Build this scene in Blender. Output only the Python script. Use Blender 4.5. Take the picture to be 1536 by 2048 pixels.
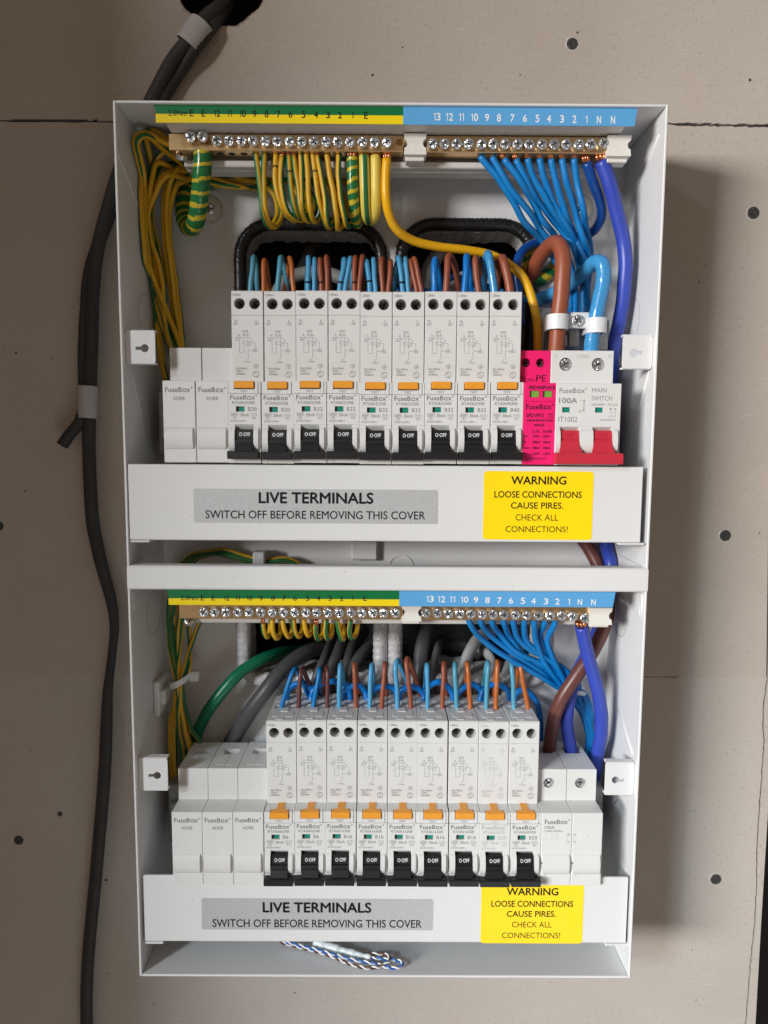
import bpy, bmesh, math, random
from mathutils import Vector, Matrix
random.seed(7)
for o in list(bpy.data.objects): bpy.data.objects.remove(o)
S = bpy.context.scene
COL = S.collection

# ------------------------------------------------------------------ camera, light, exposure
# the place is measured in mm from the top left front corner of the enclosure: X to the right, V down, D into the wall
CC = (141.589, 173.770, -397.714)
R = ((0.99998026, -0.00596345, -0.00197739), (0.00572904, 0.99470351, -0.10262605), (0.00257892, 0.10261270, 0.99471804))
F = 1450.0
def w3(X, V, D): return Vector(((X-145)*.001, D*.001, (245.6-V)*.001))
def dirw(a): return Vector((a[0], a[2], -a[1]))
cam = bpy.data.cameras.new('camera'); camo = bpy.data.objects.new('camera', cam); COL.objects.link(camo)
ax, ay, az = dirw(R[0]), -dirw(R[1]), -dirw(R[2])
m = Matrix((ax, ay, az)).transposed().to_4x4(); m.translation = w3(*CC); camo.matrix_world = m
cam.sensor_fit = 'HORIZONTAL'; cam.sensor_width = 36; cam.lens = F/1536*36; cam.clip_start = .02; cam.clip_end = 50
S.camera = camo
W = bpy.data.worlds.new('World'); S.world = W; W.use_nodes = True
bg = W.node_tree.nodes['Background']; bg.inputs[0].default_value = (1.0, .76, .58, 1); bg.inputs[1].default_value = .2
def lamp(kind, name, pos, target, energy, color, **kw):
    l = bpy.data.lights.new(name, kind); l.energy = energy; l.color = color
    for k, v in kw.items(): setattr(l, k, v)
    o = bpy.data.objects.new(name, l); COL.objects.link(o)
    o.location = w3(*pos); o.rotation_euler = (w3(*target)-w3(*pos)).to_track_quat('-Z', 'Y').to_euler()
    return o
lamp('AREA', 'window_light', (-2760, -330, -2680), (145, 245, 30), 200, (1, .985, .962), shape='RECTANGLE', size=1.2, size_y=.7)
lamp('SPOT', 'daylight', (-2100, -1150, -2900), (300, 640, 66), 560, (.76, .90, 1), shadow_soft_size=.4, spot_size=math.radians(10.5), spot_blend=.8)  # added cool fill that brightens the lower row and the tray
lamp('AREA', 'floor_bounce', (420, 1150, -800), (150, 520, 60), 1.6, (.80, .92, 1), shape='DISK', size=.6)  # added weak fill from low in front, no source of its own
S.view_settings.view_transform = 'Standard'; S.view_settings.look = 'None'; S.view_settings.exposure = 0; S.view_settings.gamma = 1
S.render.engine = 'CYCLES'
S.cycles.max_bounces = 8

# ------------------------------------------------------------------ helpers
def U(px, py, D):
    """point of the place seen at photo pixel (px, py) at depth D"""
    a, b = (px-768)/F, (py-1024)/F
    r = [R[0][i]*a + R[1][i]*b + R[2][i] for i in range(3)]
    s = (D-CC[2])/r[2]
    return [CC[i]+s*r[i] for i in range(3)]
def UV(px, py, V):
    a, b = (px-768)/F, (py-1024)/F
    r = [R[0][i]*a + R[1][i]*b + R[2][i] for i in range(3)]
    s = (V-CC[1])/r[1]
    return [CC[i]+s*r[i] for i in range(3)]
def inbox(px, py, D, r):
    p = U(px, py, D)
    while (p[0] < 1.6+r or p[0] > 288.4-r or p[1] < 1.6+r) and D > 3 and D < 64.5:
        D -= 1; p = U(px, py, D)
    return p
MATS = {}
def mat(name, col, rough=.5, metal=0, noise=0, nscale=300, bump=0, bscale=1500, emit=0, spec=.5, trans=0, coat=0, sss=0, col2=None, ntype='noise'):
    if name in MATS: return MATS[name]
    M = bpy.data.materials.new(name); M.use_nodes = True; N = M.node_tree.nodes; L = M.node_tree.links
    b = N['Principled BSDF']; b.inputs['Base Color'].default_value = (*col, 1); b.inputs['Roughness'].default_value = rough
    b.inputs['Metallic'].default_value = metal; b.inputs['Specular IOR Level'].default_value = spec
    b.inputs['Coat Weight'].default_value = coat
    if sss: b.inputs['Subsurface Weight'].default_value = sss; b.inputs['Subsurface Radius'].default_value = (.003,.003,.003)
    if trans: b.inputs['Transmission Weight'].default_value = trans
    tc = N.new('ShaderNodeTexCoord')
    if noise or col2:
        n = N.new('ShaderNodeTexNoise'); n.inputs['Scale'].default_value = nscale; n.inputs['Detail'].default_value = 5
        L.new(tc.outputs['Object'], n.inputs['Vector'])
        r = N.new('ShaderNodeMapRange'); r.inputs['From Min'].default_value = .3; r.inputs['From Max'].default_value = .7
        L.new(n.outputs['Fac'], r.inputs['Value'])
        mx = N.new('ShaderNodeMix'); mx.data_type = 'RGBA'
        c2 = col2 or tuple(max(0, c*(1-noise)) for c in col)
        mx.inputs['A'].default_value = (*col, 1); mx.inputs['B'].default_value = (*c2, 1)
        L.new(r.outputs[0], mx.inputs['Factor']); L.new(mx.outputs['Result'], b.inputs['Base Color'])
        r2 = N.new('ShaderNodeMapRange'); r2.inputs['To Min'].default_value = rough*.85; r2.inputs['To Max'].default_value = min(1, rough*1.2)
        L.new(n.outputs['Fac'], r2.inputs['Value']); L.new(r2.outputs[0], b.inputs['Roughness'])
    if bump:
        n2 = N.new('ShaderNodeTexNoise' if ntype == 'noise' else 'ShaderNodeTexVoronoi'); n2.inputs['Scale'].default_value = bscale
        L.new(tc.outputs['Object'], n2.inputs['Vector'])
        bp = N.new('ShaderNodeBump'); bp.inputs['Strength'].default_value = bump; bp.inputs['Distance'].default_value = .0004
        L.new(n2.outputs[0], bp.inputs['Height']); L.new(bp.outputs[0], b.inputs['Normal'])
    MATS[name] = M; return M
white_metal = mat('white_powder_coat', (.715,.715,.715), .38, bump=.10, bscale=1800, noise=.055, nscale=16)
plastic = mat('white_plastic', (.69,.688,.675), .42, bump=.06, bscale=4000, noise=.03, nscale=120)
cream = mat('cream_plastic', (.74,.72,.66), .45, noise=.03, nscale=200)
nylon = mat('natural_nylon', (.72,.73,.74), .35, sss=.3, spec=.5)
deep = mat('deep_plastic', (.55,.55,.53), .5)  # darker copy of the white plastic, shade of the holes in its colour
ink = mat('grey_print', (.13,.13,.13), .6)
faint = mat('faded_print', (.42,.42,.41), .6)
inkk = mat('black_print', (.008,.008,.009), .6, spec=.2)
inkw = mat('white_print', (.8,.8,.8), .5)
emboss = mat('embossed_plastic', (.73,.725,.70), .4)
black = mat('black_plastic', (.008,.008,.010), .42, bump=.05, bscale=3000, noise=.2, nscale=300)
dark = mat('dark_recess', (.02,.02,.022), .7)  # also stands in for shade in screw slots and wire holes
orange = mat('orange_plastic', (.82,.33,.025), .38, noise=.05, nscale=200)
teal = mat('teal_indicator', (.0,.24,.17), .4, noise=.2, nscale=500)
pink = mat('pink_plastic', (.86,.012,.16), .38, noise=.05, nscale=150)
lime = mat('green_indicator', (.2,.42,.06), .35, noise=.2, nscale=400)
red = mat('red_plastic', (.56,.025,.05), .38, noise=.06, nscale=150)
brass = mat('brass', (.88,.62,.33), .29, 1, noise=.18, nscale=350, bump=.08, bscale=900)
zinc = mat('zinc_plate', (.80,.82,.84), .24, .9, noise=.25, nscale=1100, bump=.25, bscale=1000)
recess = mat('screw_recess', (.36,.38,.41), .22, .9, noise=.4, nscale=1500)  # darker zinc for the cross slots, their shade put into the colour
washer_m = mat('washer_zinc', (.66,.66,.63), .32, .9, noise=.2, nscale=500)
steel = mat('galvanised_steel', (.42,.45,.47), .38, 1, noise=.25, nscale=120)
screwdark = mat('recessed_screw', (.20,.20,.20), .35, .8, noise=.4, nscale=1200)
copper = mat('copper', (.80,.33,.17), .32, 1, noise=.3, nscale=1500)
yel = mat('yellow_insulation', (.66,.37,.012), .46, noise=.08, nscale=150)
yel2 = mat('pale_yellow_insulation', (.78,.60,.10), .38, noise=.1, nscale=150)
yel3 = mat('golden_insulation', (.85,.44,.005), .32, noise=.05, nscale=100)
grn = mat('green_insulation', (.012,.15,.045), .46, noise=.1, nscale=150)
tapeg = mat('green_tape', (.015,.18,.05), .25, noise=.25, nscale=500, bump=.25, bscale=600)
tapey = mat('yellow_tape', (.60,.47,.03), .25, noise=.15, nscale=500)
greenc = mat('green_sheath', (.0,.16,.075), .3, noise=.15, nscale=250, bump=.1, bscale=700)
blu = mat('blue_insulation', (.0,.19,.53), .4, noise=.08, nscale=150)
bluedark = mat('dark_blue_insulation', (.003,.055,.27), .3, noise=.1, nscale=150)
blulink = mat('bright_blue_insulation', (.0,.17,.56), .28, noise=.05, nscale=150)
bluv = mat('violet_blue_sheath', (.035,.065,.42), .36, noise=.1, nscale=120)
ltblu = mat('light_blue_insulation', (.07,.33,.58), .42, noise=.06, nscale=150)
cyanb = mat('dull_blue_insulation', (.08,.32,.46), .36, noise=.06, nscale=150)
tapeb = mat('blue_tape', (.05,.29,.60), .2, noise=.1, nscale=300, bump=.2, bscale=500)
brn = mat('brown_insulation', (.30,.078,.036), .42, noise=.08, nscale=150)
brnd = mat('dark_brown_sheath', (.13,.04,.032), .36, noise=.1, nscale=150)
tan = mat('orange_brown_insulation', (.46,.125,.025), .34, noise=.06, nscale=150)
greyc = mat('grey_sheath', (.075,.075,.078), .42, noise=.15, nscale=80, bump=.1, bscale=500)
greyd = mat('dark_grey_sheath', (.038,.037,.0355), .55, spec=.3, noise=.2, nscale=60, bump=.12, bscale=500)
greyl = mat('light_grey_sheath', (.36,.36,.355), .45, noise=.12, nscale=60)
tapew = mat('white_tape', (.42,.41,.41), .45, noise=.12, nscale=120, bump=.3, bscale=300)
rubber = mat('black_rubber', (.012,.012,.013), .33, bump=.6, bscale=700)
foam = mat('white_ribbed_trim', (.62,.61,.62), .38, bump=.9, bscale=620, ntype='vor')
mgreen = mat('label_green', (.0,.155,.042), .35, noise=.05, nscale=100)
myellow = mat('label_yellow', (.85,.64,.0), .4, noise=.03, nscale=100)
mblue = mat('label_blue', (.10,.36,.68), .38, noise=.03, nscale=100)
stick = mat('sticker_yellow', (.98,.70,.0), .42, noise=.02, nscale=60)
silver = mat('silver_label', (.60,.605,.61), .45, .2, noise=.35, nscale=2600)
paper = mat('torn_gypsum', (.62,.59,.56), .9, noise=.35, nscale=250, bump=1, bscale=400)
grit = mat('screw_black', (.055,.053,.05), .5, 0, noise=.4, nscale=900, spec=.4)
whitew = mat('white_insulation', (.78,.78,.78), .4)
dbrn = mat('brown_strand', (.13,.05,.035), .4)
sblue = mat('blue_strand', (.02,.13,.47), .35)
ptape = mat('pale_tape', (.68,.74,.76), .35, bump=.3, bscale=300, noise=.06, nscale=200)

def boardmat(name, k):
    M = bpy.data.materials.new(name); M.use_nodes = True; N = M.node_tree.nodes; L = M.node_tree.links
    b = N['Principled BSDF']; b.inputs['Roughness'].default_value = .85; b.inputs['Specular IOR Level'].default_value = .2
    tc = N.new('ShaderNodeTexCoord')
    def nz(s, det=4, stretch=None):
        n = N.new('ShaderNodeTexNoise'); n.inputs['Scale'].default_value = s; n.inputs['Detail'].default_value = det
        if stretch:
            mp = N.new('ShaderNodeMapping'); mp.inputs['Scale'].default_value = stretch
            L.new(tc.outputs['Object'], mp.inputs['Vector']); L.new(mp.outputs[0], n.inputs['Vector'])
        else: L.new(tc.outputs['Object'], n.inputs['Vector'])
        return n.outputs['Fac']
    def mix(f, a, bb, lo, hi):
        r = N.new('ShaderNodeMapRange'); r.inputs['From Min'].default_value = lo; r.inputs['From Max'].default_value = hi; L.new(f, r.inputs['Value'])
        x = N.new('ShaderNodeMix'); x.data_type = 'RGBA'; L.new(r.outputs[0], x.inputs['Factor'])
        for s, v in (('A', a), ('B', bb)):
            if isinstance(v, tuple): x.inputs[s].default_value = (v[0]*k[0], v[1]*k[1], v[2]*k[2], 1)
            else: L.new(v, x.inputs[s])
        return x.outputs['Result']
    c = mix(nz(6), (.405,.37,.335), (.36,.325,.29), .35, .65)
    c = mix(nz(14, 6), c, (.40,.345,.305), .5, .8)
    c = mix(nz(420, 3), c, (.30,.27,.24), .56, .8)
    c = mix(nz(60, 6, (1, 1, 8)), c, (.45,.42,.385), .6, .85)
    c = mix(nz(230, 2), c, (.25,.215,.19), .73, .78)
    L.new(c, b.inputs['Base Color'])
    bp = N.new('ShaderNodeBump'); bp.inputs['Strength'].default_value = .35; bp.inputs['Distance'].default_value = .0006
    L.new(nz(700, 4, (1, 1, 3)), bp.inputs['Height']); L.new(bp.outputs[0], b.inputs['Normal'])
    return M
board = boardmat('plasterboard_paper', (1.17, 1.155, 1.135)); board2 = boardmat('pale_plasterboard_paper', (1.20, 1.21, 1.21))
backing = mat('cavity_dark', (.035,.034,.034), .9)  # near-black, stands in for the shade inside the wall cavity

class MB:
    def __init__(s): s.v = []; s.f = []; s.m = []; s.sm = []
    def add(s, vs, fs, mi=0, smooth=False):
        b = len(s.v); s.v += [tuple(p) for p in vs]
        for f in fs: s.f.append([b+i for i in f]); s.m.append(mi); s.sm.append(smooth)
        return s
    def box(s, x0, x1, v0, v1, d0, d1, c=.3, mi=0):
        c = min(c, (x1-x0)*.45, (v1-v0)*.45, (d1-d0)*.45)
        X, Vv, Dd = (x0, x1), (v0, v1), (d0, d1); sg = (1, -1); vs = []; idx = {}
        for i in (0, 1):
            for j in (0, 1):
                for k in (0, 1):
                    ex, ev, ed = sg[i]*c, sg[j]*c, sg[k]*c
                    idx[i,j,k,0] = len(vs); vs.append((X[i], Vv[j]+ev, Dd[k]+ed))
                    idx[i,j,k,1] = len(vs); vs.append((X[i]+ex, Vv[j], Dd[k]+ed))
                    idx[i,j,k,2] = len(vs); vs.append((X[i]+ex, Vv[j]+ev, Dd[k]))
        fs = []
        q = ((0,0),(1,0),(1,1),(0,1))
        for i in (0,1):
            fs.append([idx[i,a,b,0] for a, b in q]); fs.append([idx[a,i,b,1] for a, b in q]); fs.append([idx[a,b,i,2] for a, b in q])
        for a in (0,1):
            for b in (0,1):
                fs.append([idx[a,b,0,0], idx[a,b,1,0], idx[a,b,1,1], idx[a,b,0,1]])
                fs.append([idx[a,0,b,0], idx[a,1,b,0], idx[a,1,b,2], idx[a,0,b,2]])
                fs.append([idx[0,a,b,1], idx[1,a,b,1], idx[1,a,b,2], idx[0,a,b,2]])
                for k in (0,1): fs.append([idx[a,b,k,0], idx[a,b,k,1], idx[a,b,k,2]])
        return s.add(vs, fs, mi)
    def prof(s, pts, x0, x1, mi=0, axis='x', smooth=False):
        """closed profile (v, d) run along X (or (x, d) along V)"""
        n = len(pts); mk = (lambda t, p: (t, p[0], p[1])) if axis == 'x' else (lambda t, p: (p[0], t, p[1]))
        vs = [mk(x0, p) for p in pts]+[mk(x1, p) for p in pts]
        s.add(vs, [[i, (i+1) % n, n+(i+1) % n, n+i] for i in range(n)], mi, smooth)
        s.add(vs, [list(range(n)), list(range(n, 2*n))], mi)
        return s
    def bulge(s, x0, x1, v0, v1, d, h, mi=0, n=12):
        pts = []
        for i in range(n+1):
            t = i/n*2-1; pts.append(((v0+v1)/2+(v1-v0)/2*t, d-h*math.sqrt(max(0, 1-t*t*.96))+h*.2))
        pts += [(v1, d+1), (v0, d+1)]
        return s.prof(pts, x0, x1, mi)
    def tube(s, pts, r, n=10, mi=0, stripe=None, tw=0, ph=0, spiral=None, rfun=None, flat=1.0, cap=True):
        """pts: list of mm points; stripe=(segments, material) or spiral=(pitch_mm, fraction, material)"""
        k = len(pts); P = [Vector(p) for p in pts]; T = []
        for i in range(k): T.append((P[min(i+1, k-1)]-P[max(i-1, 0)]).normalized())
        a = Vector((0, 0, -1)) if abs(T[0].z) < .9 else Vector((1, 0, 0))
        nrm = (a-T[0]*a.dot(T[0])).normalized(); vs = []; L = 0; lens = []
        for i in range(k):
            if i:
                nrm = (nrm-T[i]*nrm.dot(T[i])).normalized(); L += (P[i]-P[i-1]).length
            lens.append(L); bi = T[i].cross(nrm); rr = r*(rfun(L) if rfun else 1)
            for j in range(n):
                t = 2*math.pi*j/n+ph+tw*L
                vs.append(P[i]+(nrm*math.cos(t)*flat+bi*math.sin(t))*rr)
        base = len(s.v); s.v += [tuple(p) for p in vs]
        for i in range(k-1):
            for j in range(n):
                m_ = mi
                if stripe and (j % n) in stripe[0]: m_ = stripe[1]
                if spiral:
                    pp, fr, mm = spiral; q = ((lens[i]+lens[i+1])/2-pp*(j+.5)/n)/pp; q = (q+.07*math.sin(q*2.1)+.04*math.sin(q*5.3)) % 1
                    m_ = mm if q < fr else mi
                s.f.append([base+i*n+j, base+i*n+(j+1) % n, base+(i+1)*n+(j+1) % n, base+(i+1)*n+j]); s.m.append(m_); s.sm.append(True)
        if cap:
            s.f.append([base+j for j in range(n)]); s.m.append(mi); s.sm.append(False)
            s.f.append([base+(k-1)*n+j for j in range(n)]); s.m.append(mi); s.sm.append(False)
        return s
    def cyl(s, p, q, r, n=16, mi=0): return s.tube([p, q], r, n, mi)
    def ring(s, cx, cv, r0, r1, d0, d1, n=32, mi=0):
        vs = []
        for i in range(n):
            c_, s_ = math.cos(2*math.pi*i/n), math.sin(2*math.pi*i/n)
            vs += [(cx+c_*r0, cv+s_*r0, d0), (cx+c_*r1, cv+s_*r1, d0), (cx+c_*r1, cv+s_*r1, d1), (cx+c_*r0, cv+s_*r0, d1)]
        fs = []
        for i in range(n):
            a, b = i*4, (i+1) % n*4
            for k in range(4): fs.append([a+k, a+(k+1) % 4, b+(k+1) % 4, b+k])
        return s.add(vs, fs, mi)
    def panel(s, x0, x1, v0, v1, d0, d1, c, cells, mi=0, pin=0, mp=None):
        """box without back whose front carries holes; cells: (xa, xb, None) or (xa, xb, kind, cx, cv, rx, rv, depth)"""
        mp = mp or (lambda p: p); A = lambda vs, fs, m_=mi: s.add([mp(p) for p in vs], fs, m_)
        a0, a1, b0, b1 = x0+c, x1-c, v0+c, v1-c
        o = [(a0,b0,d0),(a1,b0,d0),(a1,b1,d0),(a0,b1,d0),(x0,v0,d0+c),(x1,v0,d0+c),(x1,v1,d0+c),(x0,v1,d0+c),(x0,v0,d1),(x1,v0,d1),(x1,v1,d1),(x0,v1,d1)]
        A(o, [[i, (i+1) % 4, 4+(i+1) % 4, 4+i] for i in range(4)]+[[4+i, 4+(i+1) % 4, 8+(i+1) % 4, 8+i] for i in range(4)])
        for ce in cells:
            ca, cb = max(a0, ce[0]), min(a1, ce[1])
            if ce[2] is None:
                A([(ca,b0,d0),(cb,b0,d0),(cb,b1,d0),(ca,b1,d0)], [[0,1,2,3]]); continue
            kind, cx, cv, rx, rv, dep = ce[2:]
            angs = [2*math.pi*i/28 for i in range(28)] if kind == 'o' else [math.atan2(sv*rv, sx*rx) % (2*math.pi) for sx in (1,-1) for sv in (1,-1)]
            angs = sorted(set([round(t, 5) for t in angs+[math.atan2(y-cv, x-cx) % (2*math.pi) for x in (ca, cb) for y in (b0, b1)]]))
            out = []; inn = []
            for t in angs:
                cs, sn = math.cos(t), math.sin(t); k = 1e9
                if cs > 1e-9: k = min(k, (cb-cx)/cs)
                if cs < -1e-9: k = min(k, (ca-cx)/cs)
                if sn > 1e-9: k = min(k, (b1-cv)/sn)
                if sn < -1e-9: k = min(k, (b0-cv)/sn)
                out.append((cx+cs*k, cv+sn*k, d0))
                k = 1 if kind == 'o' else min(rx/abs(cs) if abs(cs) > 1e-9 else 1e9, rv/abs(sn) if abs(sn) > 1e-9 else 1e9)
                inn.append((cx+cs*(rx if kind == 'o' else k), cv+sn*(rx if kind == 'o' else k), d0))
            n = len(angs); bot = [(p[0], p[1], d0+dep) for p in inn]
            A(out+inn, [[i, (i+1) % n, n+(i+1) % n, n+i] for i in range(n)])
            A(inn+bot, [[i, (i+1) % n, n+(i+1) % n, n+i] for i in range(n)], pin)
            A(bot, [list(range(n))], pin)
        return s

def mesh(name, mb, mats, org=(0,0,0)):
    me = bpy.data.meshes.new(name)
    o = w3(*org) if org is not None else Vector((0,0,0))
    me.from_pydata([w3(*p)-o for p in mb.v], [], mb.f)
    for M in (mats if isinstance(mats, (list, tuple)) else [mats]): me.materials.append(M)
    me.polygons.foreach_set('material_index', mb.m); me.polygons.foreach_set('use_smooth', mb.sm)
    bm = bmesh.new(); bm.from_mesh(me); bmesh.ops.recalc_face_normals(bm, faces=bm.faces); bm.to_mesh(me); bm.free()
    me.update(); return me
ORG = {}
def tag(o, label=None, cat=None, group=None, kind=None):
    if label: o['label'] = label
    if cat: o['category'] = cat
    if group: o['group'] = group
    if kind: o['kind'] = kind
    return o
def thing(name, org, label, cat, group=None, kind=None):
    o = bpy.data.objects.new(name, None); COL.objects.link(o); o.empty_display_size = .01; o.location = w3(*org); ORG[o.name] = org
    return tag(o, label, cat, group, kind)
def part(name, mb, mats, parent=None, org=None, label=None):
    """one mesh object; parts are built in absolute mm and stored relative to their thing"""
    if org is None: org = ORG[parent.name] if parent else (0,0,0)
    me = mb if isinstance(mb, bpy.types.Mesh) else mesh(name, mb, mats, org)
    o = bpy.data.objects.new(name, me); COL.objects.link(o)
    if parent: o.parent = parent; ORG[o.name] = org
    else: o.location = w3(*org); ORG[o.name] = org
    if label: o['label'] = label
    return o
def solo(name, mb, mats, org, label, cat, group=None):
    o = part(name, mb, mats, None, org); tag(o, label, cat, group); return o

def shape(loops, d0, d1):
    """flat plate with holes from (X, V) loops"""
    cu = bpy.data.curves.new('outline', 'CURVE'); cu.dimensions = '2D'; cu.fill_mode = 'BOTH'
    for lp in loops:
        sp = cu.splines.new('POLY'); sp.points.add(len(lp)-1); sp.use_cyclic_u = True
        for q, p in zip(sp.points, lp): q.co = (p[0], p[1], 0, 1)
    cu.extrude = (d1-d0)/2
    ob = bpy.data.objects.new('outline', cu); me = ob.to_mesh(); mb = MB()
    mb.add([(v.co.x, v.co.y, v.co.z+(d0+d1)/2) for v in me.vertices], [list(p.vertices) for p in me.polygons])
    ob.to_mesh_clear(); bpy.data.objects.remove(ob); bpy.data.curves.remove(cu)
    bm = bmesh.new(); tmp = bpy.data.meshes.new('tmp'); tmp.from_pydata(mb.v, [], mb.f); bm.from_mesh(tmp)
    bmesh.ops.remove_doubles(bm, verts=bm.verts, dist=1e-4); bm.verts.ensure_lookup_table()
    r = MB(); r.add([tuple(v.co) for v in bm.verts], [[v.index for v in f.verts] for f in bm.faces]); bm.free(); bpy.data.meshes.remove(tmp)
    return r
def rrect(x0, x1, v0, v1, r, n=6, f=None):
    pts = []
    for cx, cv, a in ((x1-r, v1-r, 0), (x0+r, v1-r, 90), (x0+r, v0+r, 180), (x1-r, v0+r, 270)):
        for i in range(n+1):
            t = math.radians(a+90*i/n); pts.append((cx+r*math.cos(t), cv+r*math.sin(t)))
    return pts
GL = {}
def glyphs(s, bold=0.0):
    if (s, bold) in GL: return GL[s, bold]
    cu = bpy.data.curves.new('lettering', 'FONT'); cu.body = s; cu.size = 1; cu.resolution_u = 3; cu.offset = bold; cu.fill_mode = 'FRONT'
    ob = bpy.data.objects.new('lettering', cu); me = ob.to_mesh()
    vs = [(v.co.x, v.co.y) for v in me.vertices]; fs = [list(p.vertices) for p in me.polygons]
    ob.to_mesh_clear(); bpy.data.objects.remove(ob); bpy.data.curves.remove(cu)
    GL[s, bold] = (vs, fs); return vs, fs
def text(mb, s, u0, u1, v0, v1, d, bold=0.0, mi=0, shear=0):
    """lettering fitted to the box u0..u1, v0..v1 on the plane d (a number or a function of v)"""
    vs, fs = glyphs(s, 0.0)
    if not vs: return mb
    xa, xb = min(p[0] for p in vs), max(p[0] for p in vs); ya, yb = min(p[1] for p in vs), max(p[1] for p in vs)
    if u1 is None: u1 = u0+(v1-v0)*(xb-xa)/max(1e-6, yb-ya)
    out = []
    for x, y in vs:
        u = u0+(x-xa)/max(1e-6, xb-xa)*(u1-u0); v = v1-(y-ya)/max(1e-6, yb-ya)*(v1-v0)
        out.append((u+shear*(u-u0)*0, v+shear*(u-u0), d(v) if callable(d) else d))
    if bold > .006:      # heavier strokes: the outline laid down again a hair to each side
        k = bold*(v1-v0)*1.45
        for q, (ex, ev) in enumerate(((-1, 0), (1, 0), (0, -1), (0, 1))): mb.add([(p[0]+ex*k, p[1]+ev*k, p[2]-.003*(q+1)) for p in out], fs, mi)
    return mb.add(out, fs, mi)
def numeral(mb, s, cx, cv, h, d, wk=1.0):
    w = [.30 if c == '1' else .56 for c in s]; tot = (sum(w)+.13*(len(s)-1))*h*wk; x = cx-tot/2
    for c, k in zip(s, w):
        k *= h*wk
        if c == '1':
            t = h*.105*wk; xr = x+k*.95
            mb.add([(xr-t, cv-h/2, d), (xr, cv-h/2, d), (xr, cv+h/2, d), (xr-t, cv+h/2, d)], [[0,1,2,3]])
            mb.add([(xr-t, cv-h*.5, d), (xr-t, cv-h*.35, d), (x, cv-h*.22, d), (x, cv-h*.32, d)], [[0,1,2,3]])
        else: text(mb, c, x, x+k, cv-h/2, cv+h/2, d, .012)
        x += k+.13*h*wk
    return mb
def line(mb, u0, v0, u1, v1, d, w=.13, mi=0):
    dx, dv = u1-u0, v1-v0; l = math.hypot(dx, dv) or 1; nx, nv = -dv/l*w/2, dx/l*w/2
    return mb.add([(u0+nx,v0+nv,d),(u1+nx,v1+nv,d),(u1-nx,v1-nv,d),(u0-nx,v0-nv,d)], [[0,1,2,3]], mi)
def poly(mb, pts, d, w=.13, mi=0):
    for a, b in zip(pts, pts[1:]): line(mb, a[0], a[1], b[0], b[1], d, w, mi)
    return mb
def brand(mb, u0, u1, v0, v1, d, bold=.012, mi=0):
    w = (u1-u0); h = v1-v0; xh = v0+h*.26
    text(mb, 'FuseB', u0, u0+w*.655, v0, v1, d, bold, mi)
    a, b = u0+w*.69, u0+w*.815; t = h*.15
    for q in ((a, b, xh, xh+t), (a, b, v1-t, v1), (a, a+t, xh+t, v1-t), (b-t, b, xh+t, v1-t)):
        mb.add([(q[0],q[2],d),(q[1],q[2],d),(q[1],q[3],d),(q[0],q[3],d)], [[0,1,2,3]], mi)
    text(mb, 'x', u0+w*.835, u0+w*.985, xh, v1, d, bold, mi)
    circ(mb, u1+h*.22, v0+h*.08, h*.16, d, h*.07, mi); text(mb, 'R', u1+h*.16, u1+h*.29, v0-h*.0, v0+h*.16, d, 0, mi)
def circ(mb, cu_, cv, r, d, w=.13, mi=0, n=18):
    return poly(mb, [(cu_+r*math.cos(2*math.pi*i/n), cv+r*math.sin(2*math.pi*i/n)) for i in range(n+1)], d, w, mi)
def smooth(pts, step=2.2, mx=160):
    P = [Vector(p) for p in pts]; out = []
    P = [P[0]*2-P[1]]+P+[P[-1]*2-P[-2]]
    for i in range(1, len(P)-2):
        a, b, c, d = P[i-1:i+3]; n = max(2, min(40, int((c-b).length/step)+1))
        t0 = 0; t1 = max(1e-4, (b-a).length**.5); t2 = t1+max(1e-4, (c-b).length**.5); t3 = t2+max(1e-4, (d-c).length**.5)
        for k in range(n):
            t = t1+(t2-t1)*k/n
            A1 = a*((t1-t)/(t1-t0))+b*((t-t0)/(t1-t0)); A2 = b*((t2-t)/(t2-t1))+c*((t-t1)/(t2-t1)); A3 = c*((t3-t)/(t3-t2))+d*((t-t2)/(t3-t2))
            B1 = A1*((t2-t)/(t2-t0))+A2*((t-t0)/(t2-t0)); B2 = A2*((t3-t)/(t3-t1))+A3*((t-t1)/(t3-t1))
            out.append(B1*((t2-t)/(t2-t1))+B2*((t-t1)/(t2-t1)))
    out.append(P[-2]); return out

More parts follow.
